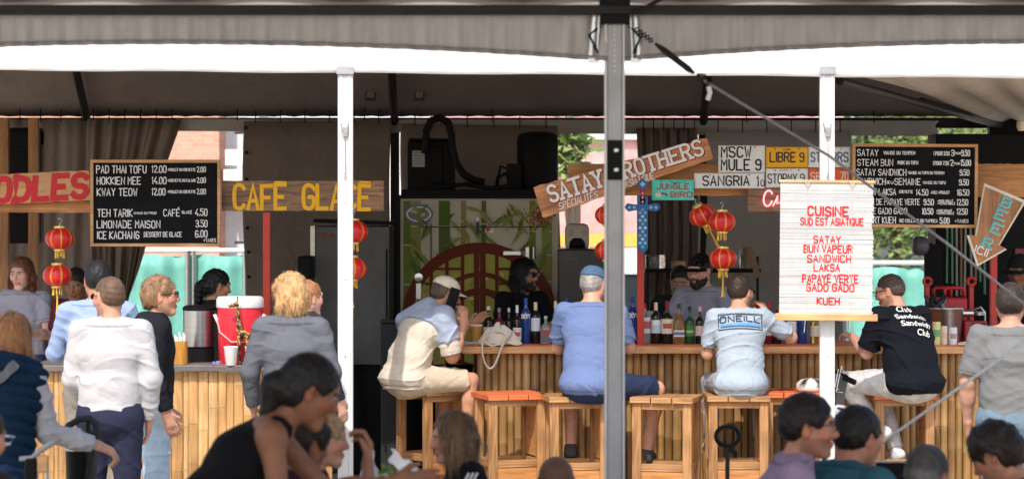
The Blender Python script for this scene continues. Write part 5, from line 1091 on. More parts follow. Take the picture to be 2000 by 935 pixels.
def human(label, px, ytop, D, yaw=0, pose='stand', seat=.78, lean=(0, 4, 8), tilt=0, twist=0, head=(0, 0, 0), arms=None, legs=None, female=False,
          skin=(.52, .30, .21), hair=('short', (.05, .03, .02)), top=('tee', (.3, .3, .3)), bottom=('jeans', (.08, .12, .2)), bulk=1.0, face=None, stubble=0, beard=None,
          glasses=None, hat=None, H_=None, res=.0065, root=None, shoes=(.06, .06, .06), wr=.006, group=None, extra=None, hscale=1.0):
    """px, ytop: where the top of the head stands in the photo; D: distance. The figure's size follows from its height above ground or seat."""
    P = {}; a = 0; z0 = .95 if pose == 'stand' else .095
    P['pel'] = V3(0, 0, z0); a1, a2, a3 = [R(q) for q in lean]; tl = R(tilt)
    dv = lambda a: V3(math.sin(tl), math.sin(a), math.cos(a) * math.cos(tl))
    P['waist'] = P['pel'] + .14 * dv(a1); P['chest'] = P['waist'] + .20 * dv(a2); P['neck'] = P['chest'] + .18 * dv(a3); P['hb'] = P['neck'] + .060 * dv(a3 * .9 + R(6))
    Rt = rotz(R(twist)); X = Rt @ V3(1, 0, 0); U = unit(dv(a3)); X = unit(X - U * (X @ U)); Yc = np.cross(U, X)
    hy, hp, hr = [R(q) for q in head]; HR = Rt @ rotz(hy) @ rotx(-hp) @ roty(hr); hs = (0.97 if female else 1.0) * hscale
    HC = P['hb'] + HR @ V3(0, .018, .085) * hs
    topz = (HC + HR @ V3(0, -.01, .118) * hs)
    zt = H + (YH - ytop) / (F / D); base = 0 if pose == 'stand' else seat
    S = (zt - base) / topz[2] if root is None else root
    if root is not None: base = zt - S * topz[2]
    S = max(.72, min(1.22, S)); base = zt - S * topz[2] if pose != 'stand' else 0
    yw = R(yaw); off = rotz(yw) @ (HC * S); wx = (px - 1000) / (F / D) - off[0]; wy = D - off[1]
    o = thing('person', label, 'person', (wx, wy, base), (0, 0, yw), group); NPEOPLE.append((label[:30], round(S, 2), round(base, 2)))
    T = lambda p: p * S
    # joints
    sw = (.150 if female else .172) * (1 + (bulk - 1) * .4); J = {}
    arms = arms or {}; legs = legs or {}
    for sd, nm in ((-1, 'l'), (1, 'r')):
        sh = P['neck'] - U * .045 + X * sd * sw; ud, fd, *rest = arms.get(nm, ((.22, -.05, -1), (.02, .22, -1)))
        ud = unit(V3(ud[0] * sd, ud[1], ud[2])); fd_ = V3(fd[0] * sd, fd[1], fd[2]); fd = unit(fd_)
        el = sh + ud * .285; wr_ = el + fd * .25; J[nm] = (sh, el, wr_, ud, fd, rest)
        hp_ = P['pel'] + V3(sd * .09, 0, -.02)
        if pose == 'stand': td, kd = legs.get(nm, ((.03, .02, -1), (.0, -.03, -1)))
        else: td, kd = legs.get(nm, ((.22, 1, -.02), (0, -.12, -1)))
        td = unit(V3(td[0] * sd, td[1], td[2])); kd = unit(V3(kd[0] * sd, kd[1], kd[2])); kn = hp_ + td * .43; an = kn + kd * .43
        if pose == 'stand': an[2] = max(an[2], .07)
        J['L' + nm] = (hp_, kn, an, td, kd)
    # ---- body
    fat = bulk
    def torso(e, k=.06, cuts=()):
        w_ = 1.42 if not female else 1.32
        return [cap(T(P['pel'] + V3(0, -.01, -.01)), T(P['waist']), (.112 * fat + e) * S, (.100 * fat + e) * S, k, X, 1.42, cuts),
                cap(T(P['waist']), T(P['chest']), (.100 * fat + e) * S, (.108 * (1 + (fat - 1) * .5) + e) * S, k, X, w_, cuts),
                cap(T(P['chest']), T(P['neck'] - U * .07), (.108 * (1 + (fat - 1) * .5) + e) * S, (.078 + e) * S, k, X, 1.55, cuts),
                cap(T(P['neck'] - U * .04 - X * sw * .8), T(P['neck'] - U * .04 + X * sw * .8), (.050 + e) * S, (.050 + e) * S, k, None, 1, cuts),
                cap(T(P['neck'] - U * .045 - X * .06), T(P['neck'] - U * .045 + X * .06), (.062 + e) * S, (.062 + e) * S, k, None, 1, cuts)] + [cap(T(P['neck'] + X * q_ * .03 - U * .025), T(P['neck'] - U * .052 + X * q_ * sw), (.045 + e) * S, (.046 + e) * S, .03, None, 1, cuts) for q_ in (-1, 1)] + \
               ([ell(T(P['chest'] + Yc * .085 + X * q * .07 - U * .01), np.array([.062, .055, .06]) * S + e * S, .04, cuts=cuts) for q in (-1, 1)] if female else [])
    prims = torso(-.012)
    prims.append(cap(T(P['neck'] - U * .05), T(HC + HR @ V3(0, -.02, -.05) * hs), .060 * S * (.88 if female else 1.02), .053 * S * (.88 if female else 1), .03))
    for nm in 'lr':
        sh, el, w_, ud, fd, rest = J[nm]; fm = (.85 if female else 1) * (1 + (fat - 1) * .5)
        prims += [cap(T(sh), T(el), .050 * fm * S, .038 * fm * S, .03), cap(T(el), T(el + fd * .10), .039 * fm * S, .039 * fm * S, .03), cap(T(el + fd * .08), T(w_), .039 * fm * S, .026 * fm * S, .03)]
        hd = rest[0] if rest else None; sd = 1 if nm == 'r' else -1
        hdir = unit(V3(hd[0][0] * sd, hd[0][1], hd[0][2])) if hd else fd; hn = V3(hd[1][0] * sd, hd[1][1], hd[1][2]) if hd else V3(-sd, .15, 0); curl = hd[2] if hd else .45
        sg = sd * 1
        prims += [tuple(q) for q in hand(T(w_), hdir, -sg, hn, curl)]
    for nm in 'lr':
        hp_, kn, an, td, kd = J['L' + nm]
        prims += [cap(T(hp_), T(kn), .078 * fat * S, .050 * S, .04), cap(T(kn), T(kn + kd * .14), .050 * S, .052 * S, .02), cap(T(kn + kd * .14), T(an), .051 * S, .034 * S, .02), cap(T(an), T(an + V3(0, .14, -.045) if abs(kd[2]) > .3 else T(an)), .034 * S, .026 * S, .02)]
    nh = len(prims); h_ = lambda *p: T(HC) + HR @ (V3(*p) * hs * S)
    s_ = hs * S; fc = dict(nose=1, jaw=1, cheek=1); fc.update(face or {})
    E = lambda c, r, k=.015, RR=None: ell(h_(*c), np.array(r) * s_, k * s_, HR if RR is None else HR @ RR)
    Cc = lambda a, b, ra, rb, k=.012, w=None, sc=1: cap(h_(*a), h_(*b), ra * s_, rb * s_, k * s_, None if w is None else HR @ V3(*w), sc)
    jw = .92 if female else 1.0 * fc['jaw']
    prims += [E((0, -.016, .032), (.076, .094, .084), .03), E((0, .022, -.018), (.064 * jw, .072, .082), .04), Cc((-.050 * jw, -.004, -.050), (-.016, .066, -.098), .020, .017, .035), Cc((.050 * jw, -.004, -.050), (.016, .066, -.098), .020, .017, .035),
              Cc((-.016, .070, -.097), (.016, .070, -.097), .017, .017, .02), E((-.040, .056, -.018), (.026, .028, .024), .03), E((.040, .056, -.018), (.026, .028, .024), .03),
              Cc((-.034, .078, .033), (.034, .078, .033), .012, .012, .025), Cc((0, .086, .018), (0, .108, -.022), .0085, .0125 * fc['nose'], .014), Cc((-.011, .096, -.028), (.011, .096, -.028), .0085, .0085, .010),
              E((0, .088, -.058), (.024, .014, .0075), .008), E((0, .086, -.069), (.020, .0135, .0080), .008), E((-.026, .078, .006), (.013, .010, .006), .008), E((.026, .078, .006), (.013, .010, .006), .008)]
    for sd in (-1, 1): prims.append(ell(h_(sd * .079, -.012, -.006), np.array([.0085, .019, .032]) * s_, .010 * s_, HR @ rotz(-sd * .35) @ rotx(.12)))
    subs = [E((-.031, .092, .013), (.015, .013, .0095), .012), E((.031, .092, .013), (.015, .013, .0095), .012), Cc((-.020, .104, -.0632), (.020, .104, -.0632), .0022, .0022, .004)] + [E((sd * .088, -.004, -.004), (.006, .010, .016), .006) for sd in (-1, 1)]
    v, f = sdf_mesh(prims, res, subs)
    q = ((v - T(HC)) @ HR) / s_; col = np.tile(np.array(skin, float), (len(v), 1)); inh = (np.abs(q) < .14).all(1)
    n_ = .5 + .5 * np.sin(q[:, 0] * 60) * np.sin(q[:, 2] * 55); col *= (1 + .05 * n_)[:, None]
    red = inh & (q[:, 1] > .04) & (((np.abs(q[:, 0]) > .028) & (q[:, 2] < 0) & (q[:, 2] > -.045)) | ((np.abs(q[:, 0]) < .014) & (q[:, 1] > .102)) ); col[red] *= (1.08, .86, .82)
    ear = inh & (np.abs(q[:, 0]) > .076) & (np.abs(q[:, 1]) < .03); col[ear] *= (1.08, .85, .8)
    lip = inh & (q[:, 1] > .083) & (np.abs(q[:, 0]) < .024) & (q[:, 2] < -.052) & (q[:, 2] > -.076); col[lip] = np.array(skin) * (.9, .5, .5)
    eyb = inh & (q[:, 1] > .055) & (np.abs(np.abs(q[:, 0]) - .033) < .020) & (np.abs(q[:, 2] - .031 + .004 * np.abs(q[:, 0] / .03 - 1)) < .0055); hc = np.array(hair[1]) if hair[0] != 'bald' else np.array((.06, .04, .03)); col[eyb] = hc * .8 + np.array(skin) * .12
    if stubble:
        st = inh & (q[:, 2] < -.035) & (q[:, 1] > -.03) & ~lip & (q[:, 2] > -.13) & ~((np.abs(q[:, 0]) < .02) & (q[:, 2] > -.045)); col[st] = col[st] * (1 - stubble) + hc * stubble
        if hair[0] == 'bald' or hair[0] == 'buzz':
            st = inh & (q[:, 2] > .0) & (q[:, 1] < .05) & (q[:, 1] + q[:, 2] < .09) & (np.abs(q[:,0]) < .084); col[st] = col[st] * (1 - stubble) + hc * stubble
    mesh_obj('body', v, f, SKIN, o, col)
    for sd in (-1, 1):
        m = MB(); m.lathe([(.001, -.0115), (.008, -.0085), (.0115, 0), (.008, .0085), (.001, .0115)], n=10, colfn=lambda t, z: (.42, .40, .38)); cc = h_(sd * .0305, .0775, .0125)
        vs = [(np.array(p) * s_) @ HR.T + cc for p in m.v]; m.v = [tuple(p) for p in vs]; m.build('eye', EYE, o, smooth=True)
        ic = h_(sd * .0305, .0878, .0115); m = MB(); fr = HR @ V3(0, 1, 0); m.tube([tuple(ic - fr * .002), tuple(ic + fr * .0022 * s_)], .0052 * s_, 10, (.03, .02, .015)); m.build('iris', EYE, o)
    # ---- clothes
    kind, tc = top[0], top[1]; opt = top[2] if len(top) > 2 else {}
    e = {'tee': .004, 'shirt': .006, 'tank': .002, 'vest': .022, 'hood': .010, 'blazer': .010, 'sweat': .007}[kind] + opt.get('e', 0)
    neckpt = T(P['neck'] - U * .0 + U * (.018 if kind in ('hood', 'shirt', 'blazer', 'vest', 'sweat') else -.002) ); hemz = opt.get('hem', -.03 if pose != 'stand' else -.06 if kind != 'blazer' else -.16)
    cuts = [(neckpt, unit(U - Yc * .25 if kind != 'tank' else U))]; hem = T(P['pel']) + V3(0, 0, hemz * S)
    if pose == 'stand': tcuts = cuts + [(hem, V3(0, 0, -1))]
    else: tcuts = cuts + [(hem + V3(0, 0, -.045 * S), V3(0, 0, -1))]
    cp = torso(e, .05, tcuts)
    if kind in ('shirt', 'blazer', 'hood', 'sweat', 'vest'):
        cp.append(cap(T(P['neck'] - U * .03), T(P['neck'] + U * .035), (.072 if kind != 'hood' else .08) * S, .066 * S, .02, None, 1, [(T(P['neck'] + U * .030 - Yc * .01), unit(U - Yc * .5))]))
    if kind == 'hood' or opt.get('hood'): cp += [ell(T(P['neck'] - Yc * .085 - U * .03), np.array([.12, .055, .075]) * S, .04 * S), ell(T(P['neck'] - Yc * .03 + U * .01), np.array([.115, .07, .045]) * S, .03)]
    if kind == 'tank': cp = torso(e, .05, tcuts)[:3] + [cap(T(P['neck'] - U * .06 + X * q_ * .075), T(P['neck'] - U * .03 + X * q_ * .085), .058 * S, .054 * S, .03) for q_ in (-1, 1)] + torso(e, .05, tcuts)[7:]
    if pose != 'stand' and kind != 'tank': cp.append(ell(T(P['pel'] + V3(0, -.03, -.01)), np.array([.175 * fat, .135 * fat, .10]) * S, .05, cuts=tcuts))
    sleeves = []
    for nm in 'lr':
        sh, el, w_, ud, fd, rest = J[nm]; fm = (.85 if female else 1) * (1 + (fat - 1) * .5); er = e + .006
        if kind == 'tank': continue
        long_ = kind in ('shirt', 'hood', 'blazer', 'sweat') and not opt.get('short')
        tgt = sleeves if (kind == 'vest' and opt.get('sleeve')) else cp
        if kind == 'vest' and not opt.get('sleeve'): continue
        ee = .018 if kind == 'vest' else er
        if long_ or kind == 'vest':
            cf = opt.get('roll', .93); wc = el + fd * .25 * cf
            tgt += [cap(T(sh), T(el), (.049 * fm + ee) * S, (.043 * fm + ee) * S, .03), cap(T(el), T(w_), (.044 * fm + ee) * S, (.030 * fm + ee) * S, .02, cuts=[(T(wc), fd)])]
        else:
            L_ = opt.get('sl', .70); tgt.append(cap(T(sh), T(el), (.050 * fm + ee + .003) * S, (.050 * fm + ee + .008) * S, .03, cuts=[(T(sh + ud * .285 * L_), unit(ud))]))
    seed = int(px * 7 + ytop) % 9973
    if kind == 'vest':
        zz = lambda Pp: .010 * (1 - 2 * np.abs(np.sin((Pp @ U) * math.pi / (.058 * S))) ** .5) + .002 * np.sin(Pp[:, 0] * 70 + Pp[:, 2] * 30)
        v, f = sdf_mesh(cp, .008, disp=zz)
    else: v, f = sdf_mesh(cp, max(res, .0072), disp=folds(seed, opt.get('fold', .009) * S, fr=23))
    col = np.tile(np.array(tc, float), (len(v), 1))
    for pc in cp:
        for pt, nn_ in pc[8]:
            dd = -((v - pt) @ nn_); near = np.linalg.norm(v - pt, axis=1) < (.10 * S if abs(nn_[2]) < .98 or kind == 'x' else 9)
            if abs(nn_[2] + 1) < 1e-6: near = (np.abs((v - pt) @ X) < .20 * S * fat)
            elif np.dot(nn_, U) > .5: near = np.linalg.norm(v - pt, axis=1) < .16 * S
            col[near & (dd > .017) & (dd < .0245)] = np.array(tc, float) * .62
    nm_ = {'tee': 't_shirt', 'shirt': 'shirt', 'tank': 'tank_top', 'vest': 'padded_vest', 'hood': 'hoodie', 'blazer': 'blazer', 'sweat': 'sweatshirt'}[kind]
    cl = mesh_obj(nm_, v, f, opt.get('mat', CLOTH), o, col)
    if sleeves:
        v2, f2 = sdf_mesh(sleeves, .008, disp=folds(seed + 3, .010, fr=20)); mesh_obj('sleeve', smoothv(v2, f2), f2, CLOTH, o, opt['sleeve'])
    bk, bc = bottom[0], bottom[1]; bp = []; be = .012
    sc_w = [(T(P['waist']) + V3(0, 0, .02), V3(0, 0, 1))]
    bp += [cap(T(P['pel'] + V3(0, -.01, -.02)), T(P['waist']), (.106 * fat + .004) * S, (.094 * fat + .002) * S, .05, X, 1.42, sc_w), ell(T(P['pel'] + V3(0, -.035, -.03)), np.array([.165, .115, .105]) * S, .05, cuts=sc_w)]
    for nm in 'lr':
        hp_, kn, an, td, kd = J['L' + nm]
        if bk == 'shorts': bp += [cap(T(hp_), T(kn), (.082 * fat + be) * S, (.064 + be) * S, .04, cuts=[(T(hp_ + td * .40), td)])]
        else: bp += [cap(T(hp_), T(kn), (.084 * fat + be) * S, (.058 + be) * S, .04), cap(T(kn), T(an), (.058 + be) * S, (.044 + be) * S, .03, cuts=[(T(an - kd * .02), kd)])]
    v, f = sdf_mesh(bp, .009, disp=folds(seed + 9, .010 * S, fr=20)); v = smoothv(v, f, 1)
    mesh_obj('shorts' if bk == 'shorts' else 'trousers', v, f, DENIM if bk == 'jeans' else CLOTH, o, np.array(bc, float))
    if pose == 'stand' or opt.get('shoes', pose == 'sit'):
        for nm in 'lr':
            hp_, kn, an, td, kd = J['L' + nm]; a_ = T(an); up = -kd; fw = unit(V3(.15 * (1 if nm == 'r' else -1), 1, 0)); fw = unit(fw - kd * (fw @ kd)); 
            sp = [cap(a_ - fw * .03 * S + kd * .035 * S, a_ + fw * .16 * S + kd * .045 * S, .042 * S, .036 * S, .02, cuts=[(a_ + kd * .070 * S, kd)]), cap(a_, a_ + kd * .04 * S, .045 * S, .045 * S, .02)]
            v, f = sdf_mesh(sp, .008); mesh_obj('shoe', v, f, CLOTH, o, np.array(shoes, float))
    # ---- hair
    hk, hcol = hair[0], np.array(hair[1], float); ho = hair[2] if len(hair) > 2 else {}
    hp2 = []; hsub = []; amp = {'buzz': .0008, 'short': .0035}.get(hk, .006); fq = 120; nst = 1700; ln = .024; drop = .6; wd2 = .0016
    facecut = E((0, .114, -.032), (.078, .084, .104), .02); earcut = [E((sd * .088, .006, -.030), (.026, .034, .046), .012) for sd in (-1, 1)]
    if hk in ('short', 'buzz', 'curly', 'mop', 'bun', 'pony', 'long', 'bob'):
        th = {'short': .011, 'buzz': .0035, 'curly': .020, 'mop': .018, 'bun': .010, 'pony': .011, 'long': .014, 'bob': .016}[hk] + ho.get('th', 0)
        hp2 = [E((0, -.016, .034), (.075 + th * .75, .094 + th, .084 + th), .03), E((0, -.045, -.020), (.066 + th * .8, .062 + th, .062 + th * .5), .03) if hk not in ('short', 'buzz') else E((0, -.045, -.004), (.064 + th * .5, .060 + th * .8, .052), .03)]
        hsub = [facecut] + earcut
    if hk == 'bald': hp2 = []
    if hk == 'curly': amp, fq, nst, ln, wd2 = .010, 75, 1500, .030, .0022
    if hk == 'mop': hp2 += [E((0, .050, .070), (.075, .050, .035), .03), E((0, -.03, -.03), (.085, .075, .06), .03)]; amp, nst, ln, wd2 = .013, 2200, .06, .0022; fq = 80; hsub = [E((0, .12, -.05), (.07, .075, .085), .02)]; drop = 1.2
    if hk == 'bun': hp2.append(E((0, -.125, .01), (.036, .034, .036), .02)); nst = 900; ln = .04
    if hk == 'pony':
        a = h_(0, -.09, .02); p1 = h_(0, -.125, -.035) ; p2 = p1 + V3(0, -.02, -.10) * S; hp2 += [cap(a, p1, .030 * s_, .040 * s_, .02), cap(p1, p2, .042 * s_, .030 * s_, .03)]; amp = .008; nst, ln = 1400, .04
    if hk in ('long', 'bob'):
        dn = V3(0, 0, -1) * S; L_ = ho.get('len', .20 if hk == 'long' else .06)
        for q in ((-.070, -.02), (.070, -.02), (-.04, -.075), (.04, -.075), (0, -.085)):
            a = h_(q[0], q[1], -.02); hp2.append(cap(a, a + dn * L_ + HR @ V3(q[0] * .25, 0, 0), .034 * s_, .024 * s_ + .006, .03))
        hsub = [facecut, E((0, .12, -.12), (.055, .085, .09), .02)]; nst = 2600; ln = .10; amp = .006; drop = 2.0; wd2 = .0024
    amp = ho.get('amp', amp); nst = int(nst * 2.2 * ho.get('n', 1)); wd2 *= .75; ln = ho.get('ln', ln)
    if hp2:
        A = np.linalg.qr(np.random.default_rng(seed).normal(size=(3, 3)))[0]
        def hd_(Pp): q = Pp @ A; return amp * .5 * (np.sin(q[:, 0] * fq + 2 * np.sin(q[:, 2] * 60)) * np.sin(q[:, 1] * fq * .9 + 1) + .6 * np.sin(q[:, 2] * fq * 1.7))
        v, f = sdf_mesh(hp2, .0055 if res < .007 else .006, hsub, hd_)
        vc = T(HC); cen = h_(0, -.03, .06)
        N = np.zeros_like(v); e1 = v[f[:, 1]] - v[f[:, 0]]; e2 = v[f[:, 2]] - v[f[:, 0]]; fn_ = np.cross(e1, e2)
        for i in range(4): np.add.at(N, f[:, i], fn_)
        N /= np.linalg.norm(N, axis=1, keepdims=True) + 1e-12; outw = v - vc; sgn = np.sign((N * outw).sum(1).mean()); N *= sgn if sgn != 0 else 1
        rg = np.random.default_rng(seed + 5); cm = .9 + .2 * (.5 + .5 * np.sin((v @ A)[:, 0] * 50) * np.sin((v @ A)[:, 1] * 40)); colh = hcol[None] * cm[:, None]
        if 'gray' in ho: w = (np.clip((((v - vc) @ HR)[:, 2] / s_ - .0) * -12 + .3, 0, 1) * ho['gray'])[:, None]; colh = colh * (1 - w) + np.array((.42, .40, .38)) * w
        pick = rg.choice(len(v), min(nst, len(v) * 2)); p = v[pick] - N[pick] * .004; nn = N[pick]
        t = (p - cen) * 1.0; t /= np.linalg.norm(t, axis=1, keepdims=True) + 1e-9; t = t * .55 + np.array([0, 0, -drop]) + rg.normal(0, {'curly': .9, 'mop': .6}.get(hk, .38), (len(p), 3)) + nn * (.15 if hk not in ('buzz',) else .8); t -= nn * np.minimum(0, (t * nn).sum(1))[:, None] * 1.0 + nn * ((t * nn).sum(1) * .75)[:, None]
        t /= np.linalg.norm(t, axis=1, keepdims=True) + 1e-9
        sd_ = np.cross(t, nn); sd_ /= np.linalg.norm(sd_, axis=1, keepdims=True) + 1e-9; L3 = ln * rg.uniform(.5, 1.2, len(p)) * (1 if hk != 'buzz' else .25); ww = wd2 * rg.uniform(.6, 1.3, len(p)) * (1 if hk != 'buzz' else .5)
        vv = [v]; ff = [f]; cc_ = [colh]; base_i = len(v); seg = 3 if ln < .045 else 6; rows = []; stray = rg.random(len(p)) < .07; L3 = np.where(stray & (hk != 'buzz'), L3 * 1.9, L3); lim_ = {'curly': 1.22, 'mop': 1.10, 'buzz': 1.01}.get(hk, 1.05) + (rg.uniform(-.02, .09, len(p)) ** 1 if hk != 'buzz' else 0) + np.where(stray & (hk != 'buzz'), .08, 0)
        rad_ = np.array([.088, .106, .098]) * s_; ctr = h_(0, -.016, .03); rn = lambda c: np.sqrt(((((c - ctr) @ HR) / rad_) ** 2).sum(1)); r0 = np.maximum(rn(p), .9); c = p.copy(); tt = t.copy()
        bad = np.zeros(len(p), bool); xw_ = .062 if hk not in ('mop', 'curly') else .05
        for k in range(seg + 1):
            ql = ((c - T(HC)) @ HR) / s_; bad |= (ql[:, 1] > .050) & (ql[:, 2] < (.058 if hk not in ('mop', 'curly') else .03)) & (np.abs(ql[:, 0]) < xw_)
            u = k / seg; nrm = (c - ctr); nrm /= np.linalg.norm(nrm, axis=1, keepdims=True) + 1e-9
            sd2 = np.cross(tt, nrm); sd2 /= np.linalg.norm(sd2, axis=1, keepdims=True) + 1e-9
            wk = (ww * (1 - u * .8))[:, None]; rows += [c - sd2 * wk, c + sd2 * wk]
            c = c + tt * (L3 / seg)[:, None]; rc = rn(c); up_ = ((c - ctr)[:, 2] > -.03 * s_) | (hk in ('short', 'buzz', 'curly', 'bun')); k_ = np.where(up_, np.minimum(rc, r0 * lim_) / np.maximum(rc, 1e-6), 1)
            c = ctr + (c - ctr) * k_[:, None]; tt = tt + np.array([0, 0, -.45 * drop / 2]) ; tt -= nrm * np.maximum(0, (tt * nrm).sum(1))[:, None] * (up_[:, None] * .9); tt /= np.linalg.norm(tt, axis=1, keepdims=True) + 1e-9
        n_s = len(p); vv += rows; cs_ = colh[pick] * rg.uniform(.65, 1.7, n_s)[:, None]; cc_ += [cs_] * len(rows); ar = np.arange(n_s)
        for k in range(seg):
            a0 = base_i + 2 * k * n_s; ff.append(np.stack([a0 + ar, a0 + n_s + ar, a0 + 3 * n_s + ar, a0 + 2 * n_s + ar], 1)[~bad])
        mesh_obj('hair', np.concatenate(vv), np.concatenate(ff), HAIR, o, np.clip(np.concatenate(cc_), 0, 1))
    if beard:
        bp_ = [E((0, .028, -.062), (.066, .062, .062), .03), Cc((-.052, .0, -.045), (-.012, .072, -.106), .022, .022, .03), Cc((.052, .0, -.045), (.012, .072, -.106), .022, .022, .03), Cc((-.024, .086, -.052), (.024, .086, -.052), .010, .010, .01)]
        v, f = sdf_mesh(bp_, .0055, [E((0, .115, -.066), (.022, .022, .0075), .004), E((0, .09, .022), (.075, .07, .062), .01), E((0, -.07, -.06), (.2, .075, .2), .01)], lambda Pp: .003 * np.sin(Pp[:, 0] * 160) * np.sin(Pp[:, 1] * 150 + Pp[:, 2] * 120)); mesh_obj('beard', v, f, HAIR, o, np.array(beard, float))
    if glasses:
        m = MB(); dk = glasses == 'sun'
        def hp3(*p): return tuple(h_(*p))
        for sd in (-1, 1):
            ring = [hp3(sd * .032 + .023 * math.cos(t), .106 - .10 * abs(sd * .032 + .023 * math.cos(t)) * .2, .012 + .018 * math.sin(t)) for t in [k * math.pi / 8 for k in range(17)]]
            m.tube(ring, .0022 * s_, 6); m.tube([hp3(sd * .054, .100, .020), hp3(sd * .078, .06, .018), hp3(sd * .084, -.005, .012)], .0024 * s_, 6)
        m.tube([hp3(-.010, .107, .016), hp3(.010, .107, .016)], .0022 * s_, 6); m.build('glasses', BLACK, o, smooth=True)
        if dk:
            for sd in (-1, 1):
                m = MB(); m.add([hp3(sd * .032 + .022 * math.cos(t), .106 - .02 * abs(sd * .032 + .022 * math.cos(t)), .012 + .017 * math.sin(t)) for t in [k * math.pi / 8 for k in range(16)]], [tuple(range(16))]); m.build('lens', LENS, o)
    if hat:
        hcol_ = np.array(hat[1], float); bd = hat[2] if len(hat) > 2 else 0      # brim direction, degrees; None for no brim
        hc_ = [E((0, -.018, .048), (.086, .104, .080), .02)]; cutp = h_(0, .0, .040); nrm = -(HR @ unit(V3(0, .12, 1)))
        hc_ = [ell(h_(0, -.018, .046), np.array([.087, .105, .084]) * s_, .02, HR, cuts=[(cutp, nrm)])]
        v, f = sdf_mesh(hc_, .0065, disp=lambda Pp: .0012 * np.sin(Pp[:, 0] * 60)); mesh_obj('cap', smoothv(v, f), f, CLOTH, o, hcol_)
        if bd is not None:
            m = MB(); b_ = R(bd)
            def brim(u, v_):
                a = -1.05 + 2.1 * u; r0 = .086 + v_ * .065 * math.cos(a * .9); x = math.sin(a) * r0; y = math.cos(a) * (r0 + .012)
                return hp_t(x * math.cos(b_) - y * math.sin(b_), x * math.sin(b_) + y * math.cos(b_) - .012, .040 - .012 * v_ - .022 * (math.sin(a) ** 2) )
            hp_t = lambda *p: tuple(h_(*p)); m.grid(brim, 20, 6, tuple(hat[3]) if len(hat) > 3 else tuple(hcol_)); m.build('brim', CLOTH, o, smooth=True, solid=.004 * S)
    o['_s'] = S
    ctx = dict(o=o, P={k: T(v_) for k, v_ in P.items()}, J={k: [T(np.array(x)) for x in v_[:3]] for k, v_ in J.items()}, T=T, S=S, X=X, U=U, Y=Yc, h=h_, HR=HR, s=s_, top=cl, torso=torso)
    del o['_s']
    return ctx
def print_on(ctx, mb, origin, name='print', mat=None, off=.007):
    """wrap flat artwork (local x, z around 0) on the garment's back: cast from behind along the wearer's forward axis"""
    me = ctx['top'].data; vs = [v.co.copy() for v in me.vertices]; bv = BVHTree.FromPolygons(vs, [tuple(p.vertices) for p in me.polygons])
    X, U, Y = [Vector(ctx[k]) for k in 'XUY']; o_ = Vector(origin); out = []; last = None
    for x, y, z in mb.v:
        p = o_ + X * x + U * z - Y * .5; hit = bv.ray_cast(p, Y)
        q = hit[0] - Y * (off - y) if hit[0] is not None else (o_ + X * x + U * z); out.append(tuple(q))
    mb.v = out; return mb.build(name, mat or VC, ctx['top'])
# ================================================================ THE PEOPLE
DOWN = ((.20, -.08, -1), (.02, .25, -1))
FAIR, TAN, DARK_ = (.54, .28, .19), (.40, .20, .12), (.24, .115, .065)
bw = {}
# -- queue at the left
human('man in a white sweatshirt and navy trousers standing with his back to us', 213, 541, 14.3, 0, twist=0, lean=(0, 3, 7), head=(42, 4, 0), hair=('short', (.12, .07, .04), {'th': -.006, 'ln': .012}), skin=FAIR, stubble=.35, bulk=1.1,
      top=('sweat', (.46, .45, .46), {'hem': -.04, 'fold': .007}), bottom=('pants', (.022, .025, .05)), glasses='sun', arms={'l': ((.16, .05, -1), (-.15, .75, -.7)), 'r': ((.2, -.05, -1), (-.10, .30, -1))}, shoes=(.7, .7, .7))
human('man in a light blue shirt with dark hair at the counter, seen from behind', 192, 511, 15.7, 0, lean=(2, 6, 12), head=(8, 10, 0), hair=('short', (.012, .01, .012)), skin=TAN, bulk=1.12,
      top=('shirt', (.26, .34, .52), {'fold': .012}), bottom=('pants', (.25, .22, .18)), arms={'l': ((.35, .3, -1), (-.1, 1, .1)), 'r': ((.35, .3, -1), (-.1, 1, .1))})
human('laughing curly blond man in sunglasses, black hoodie and pale jeans, in profile', 314, 541, 15.1, -78, lean=(0, 0, 3), head=(0, 0, 0), hair=('curly', (.25, .145, .075), {'th': -.005}), skin=FAIR, stubble=.15, bulk=.98,
      top=('hood', (.014, .014, .018)), bottom=('jeans', (.34, .45, .55)), glasses='sun', arms={'r': ((.1, -.1, -1), (-.1, .35, -1)), 'l': ((.1, .0, -1), (-.1, .35, -1))}, shoes=(.7, .7, .68))
human('red haired woman server in a grey t-shirt facing us at the far left', 42, 505, 18.9, 172, female=True, lean=(0, 3, 6), head=(-8, 6, 4), hair=('long', (.16, .065, .03), {'len': .17}), skin=(.60, .38, .30),
      top=('tee', (.33, .33, .40)), bottom=('jeans', (.05, .07, .12)), arms={'l': ((.2, .3, -1), (-.2, 1, .1)), 'r': ((.2, .3, -1), (-.2, 1, .1))})
human('dark haired man in dark red behind the lower left lantern', 148, 526, 18.7, 160, lean=(0, 6, 12), head=(10, 20, 0), hair=('short', (.012, .01, .01)), skin=DARK_, top=('tee', (.12, .02, .025)))
vw = human('woman with red blond hair in a quilted navy vest, back to us, pushing the stroller', 24, 617, 11.7, -14, female=True, lean=(4, 12, 22), head=(4, 8, 0), hair=('bob', (.36, .17, .07), {'len': .09, 'th': .004}), skin=FAIR, bulk=1.0,
      top=('vest', (.007, .023, .052), {'e': -.006, 'sleeve': (.42, .41, .43), 'hood': 1, 'hem': -.16}), bottom=('jeans', (.02, .04, .11)),
      arms={'r': ((.24, .05, -1), (.76, .5, -.26), ((.7, .5, -.4), (-.3, .2, -1), 1.1)), 'l': ((.2, .3, -1), (-.1, 1, -.2))})
m = MB(); _r = Matrix.Rotation(R(-52), 3, 'Y')
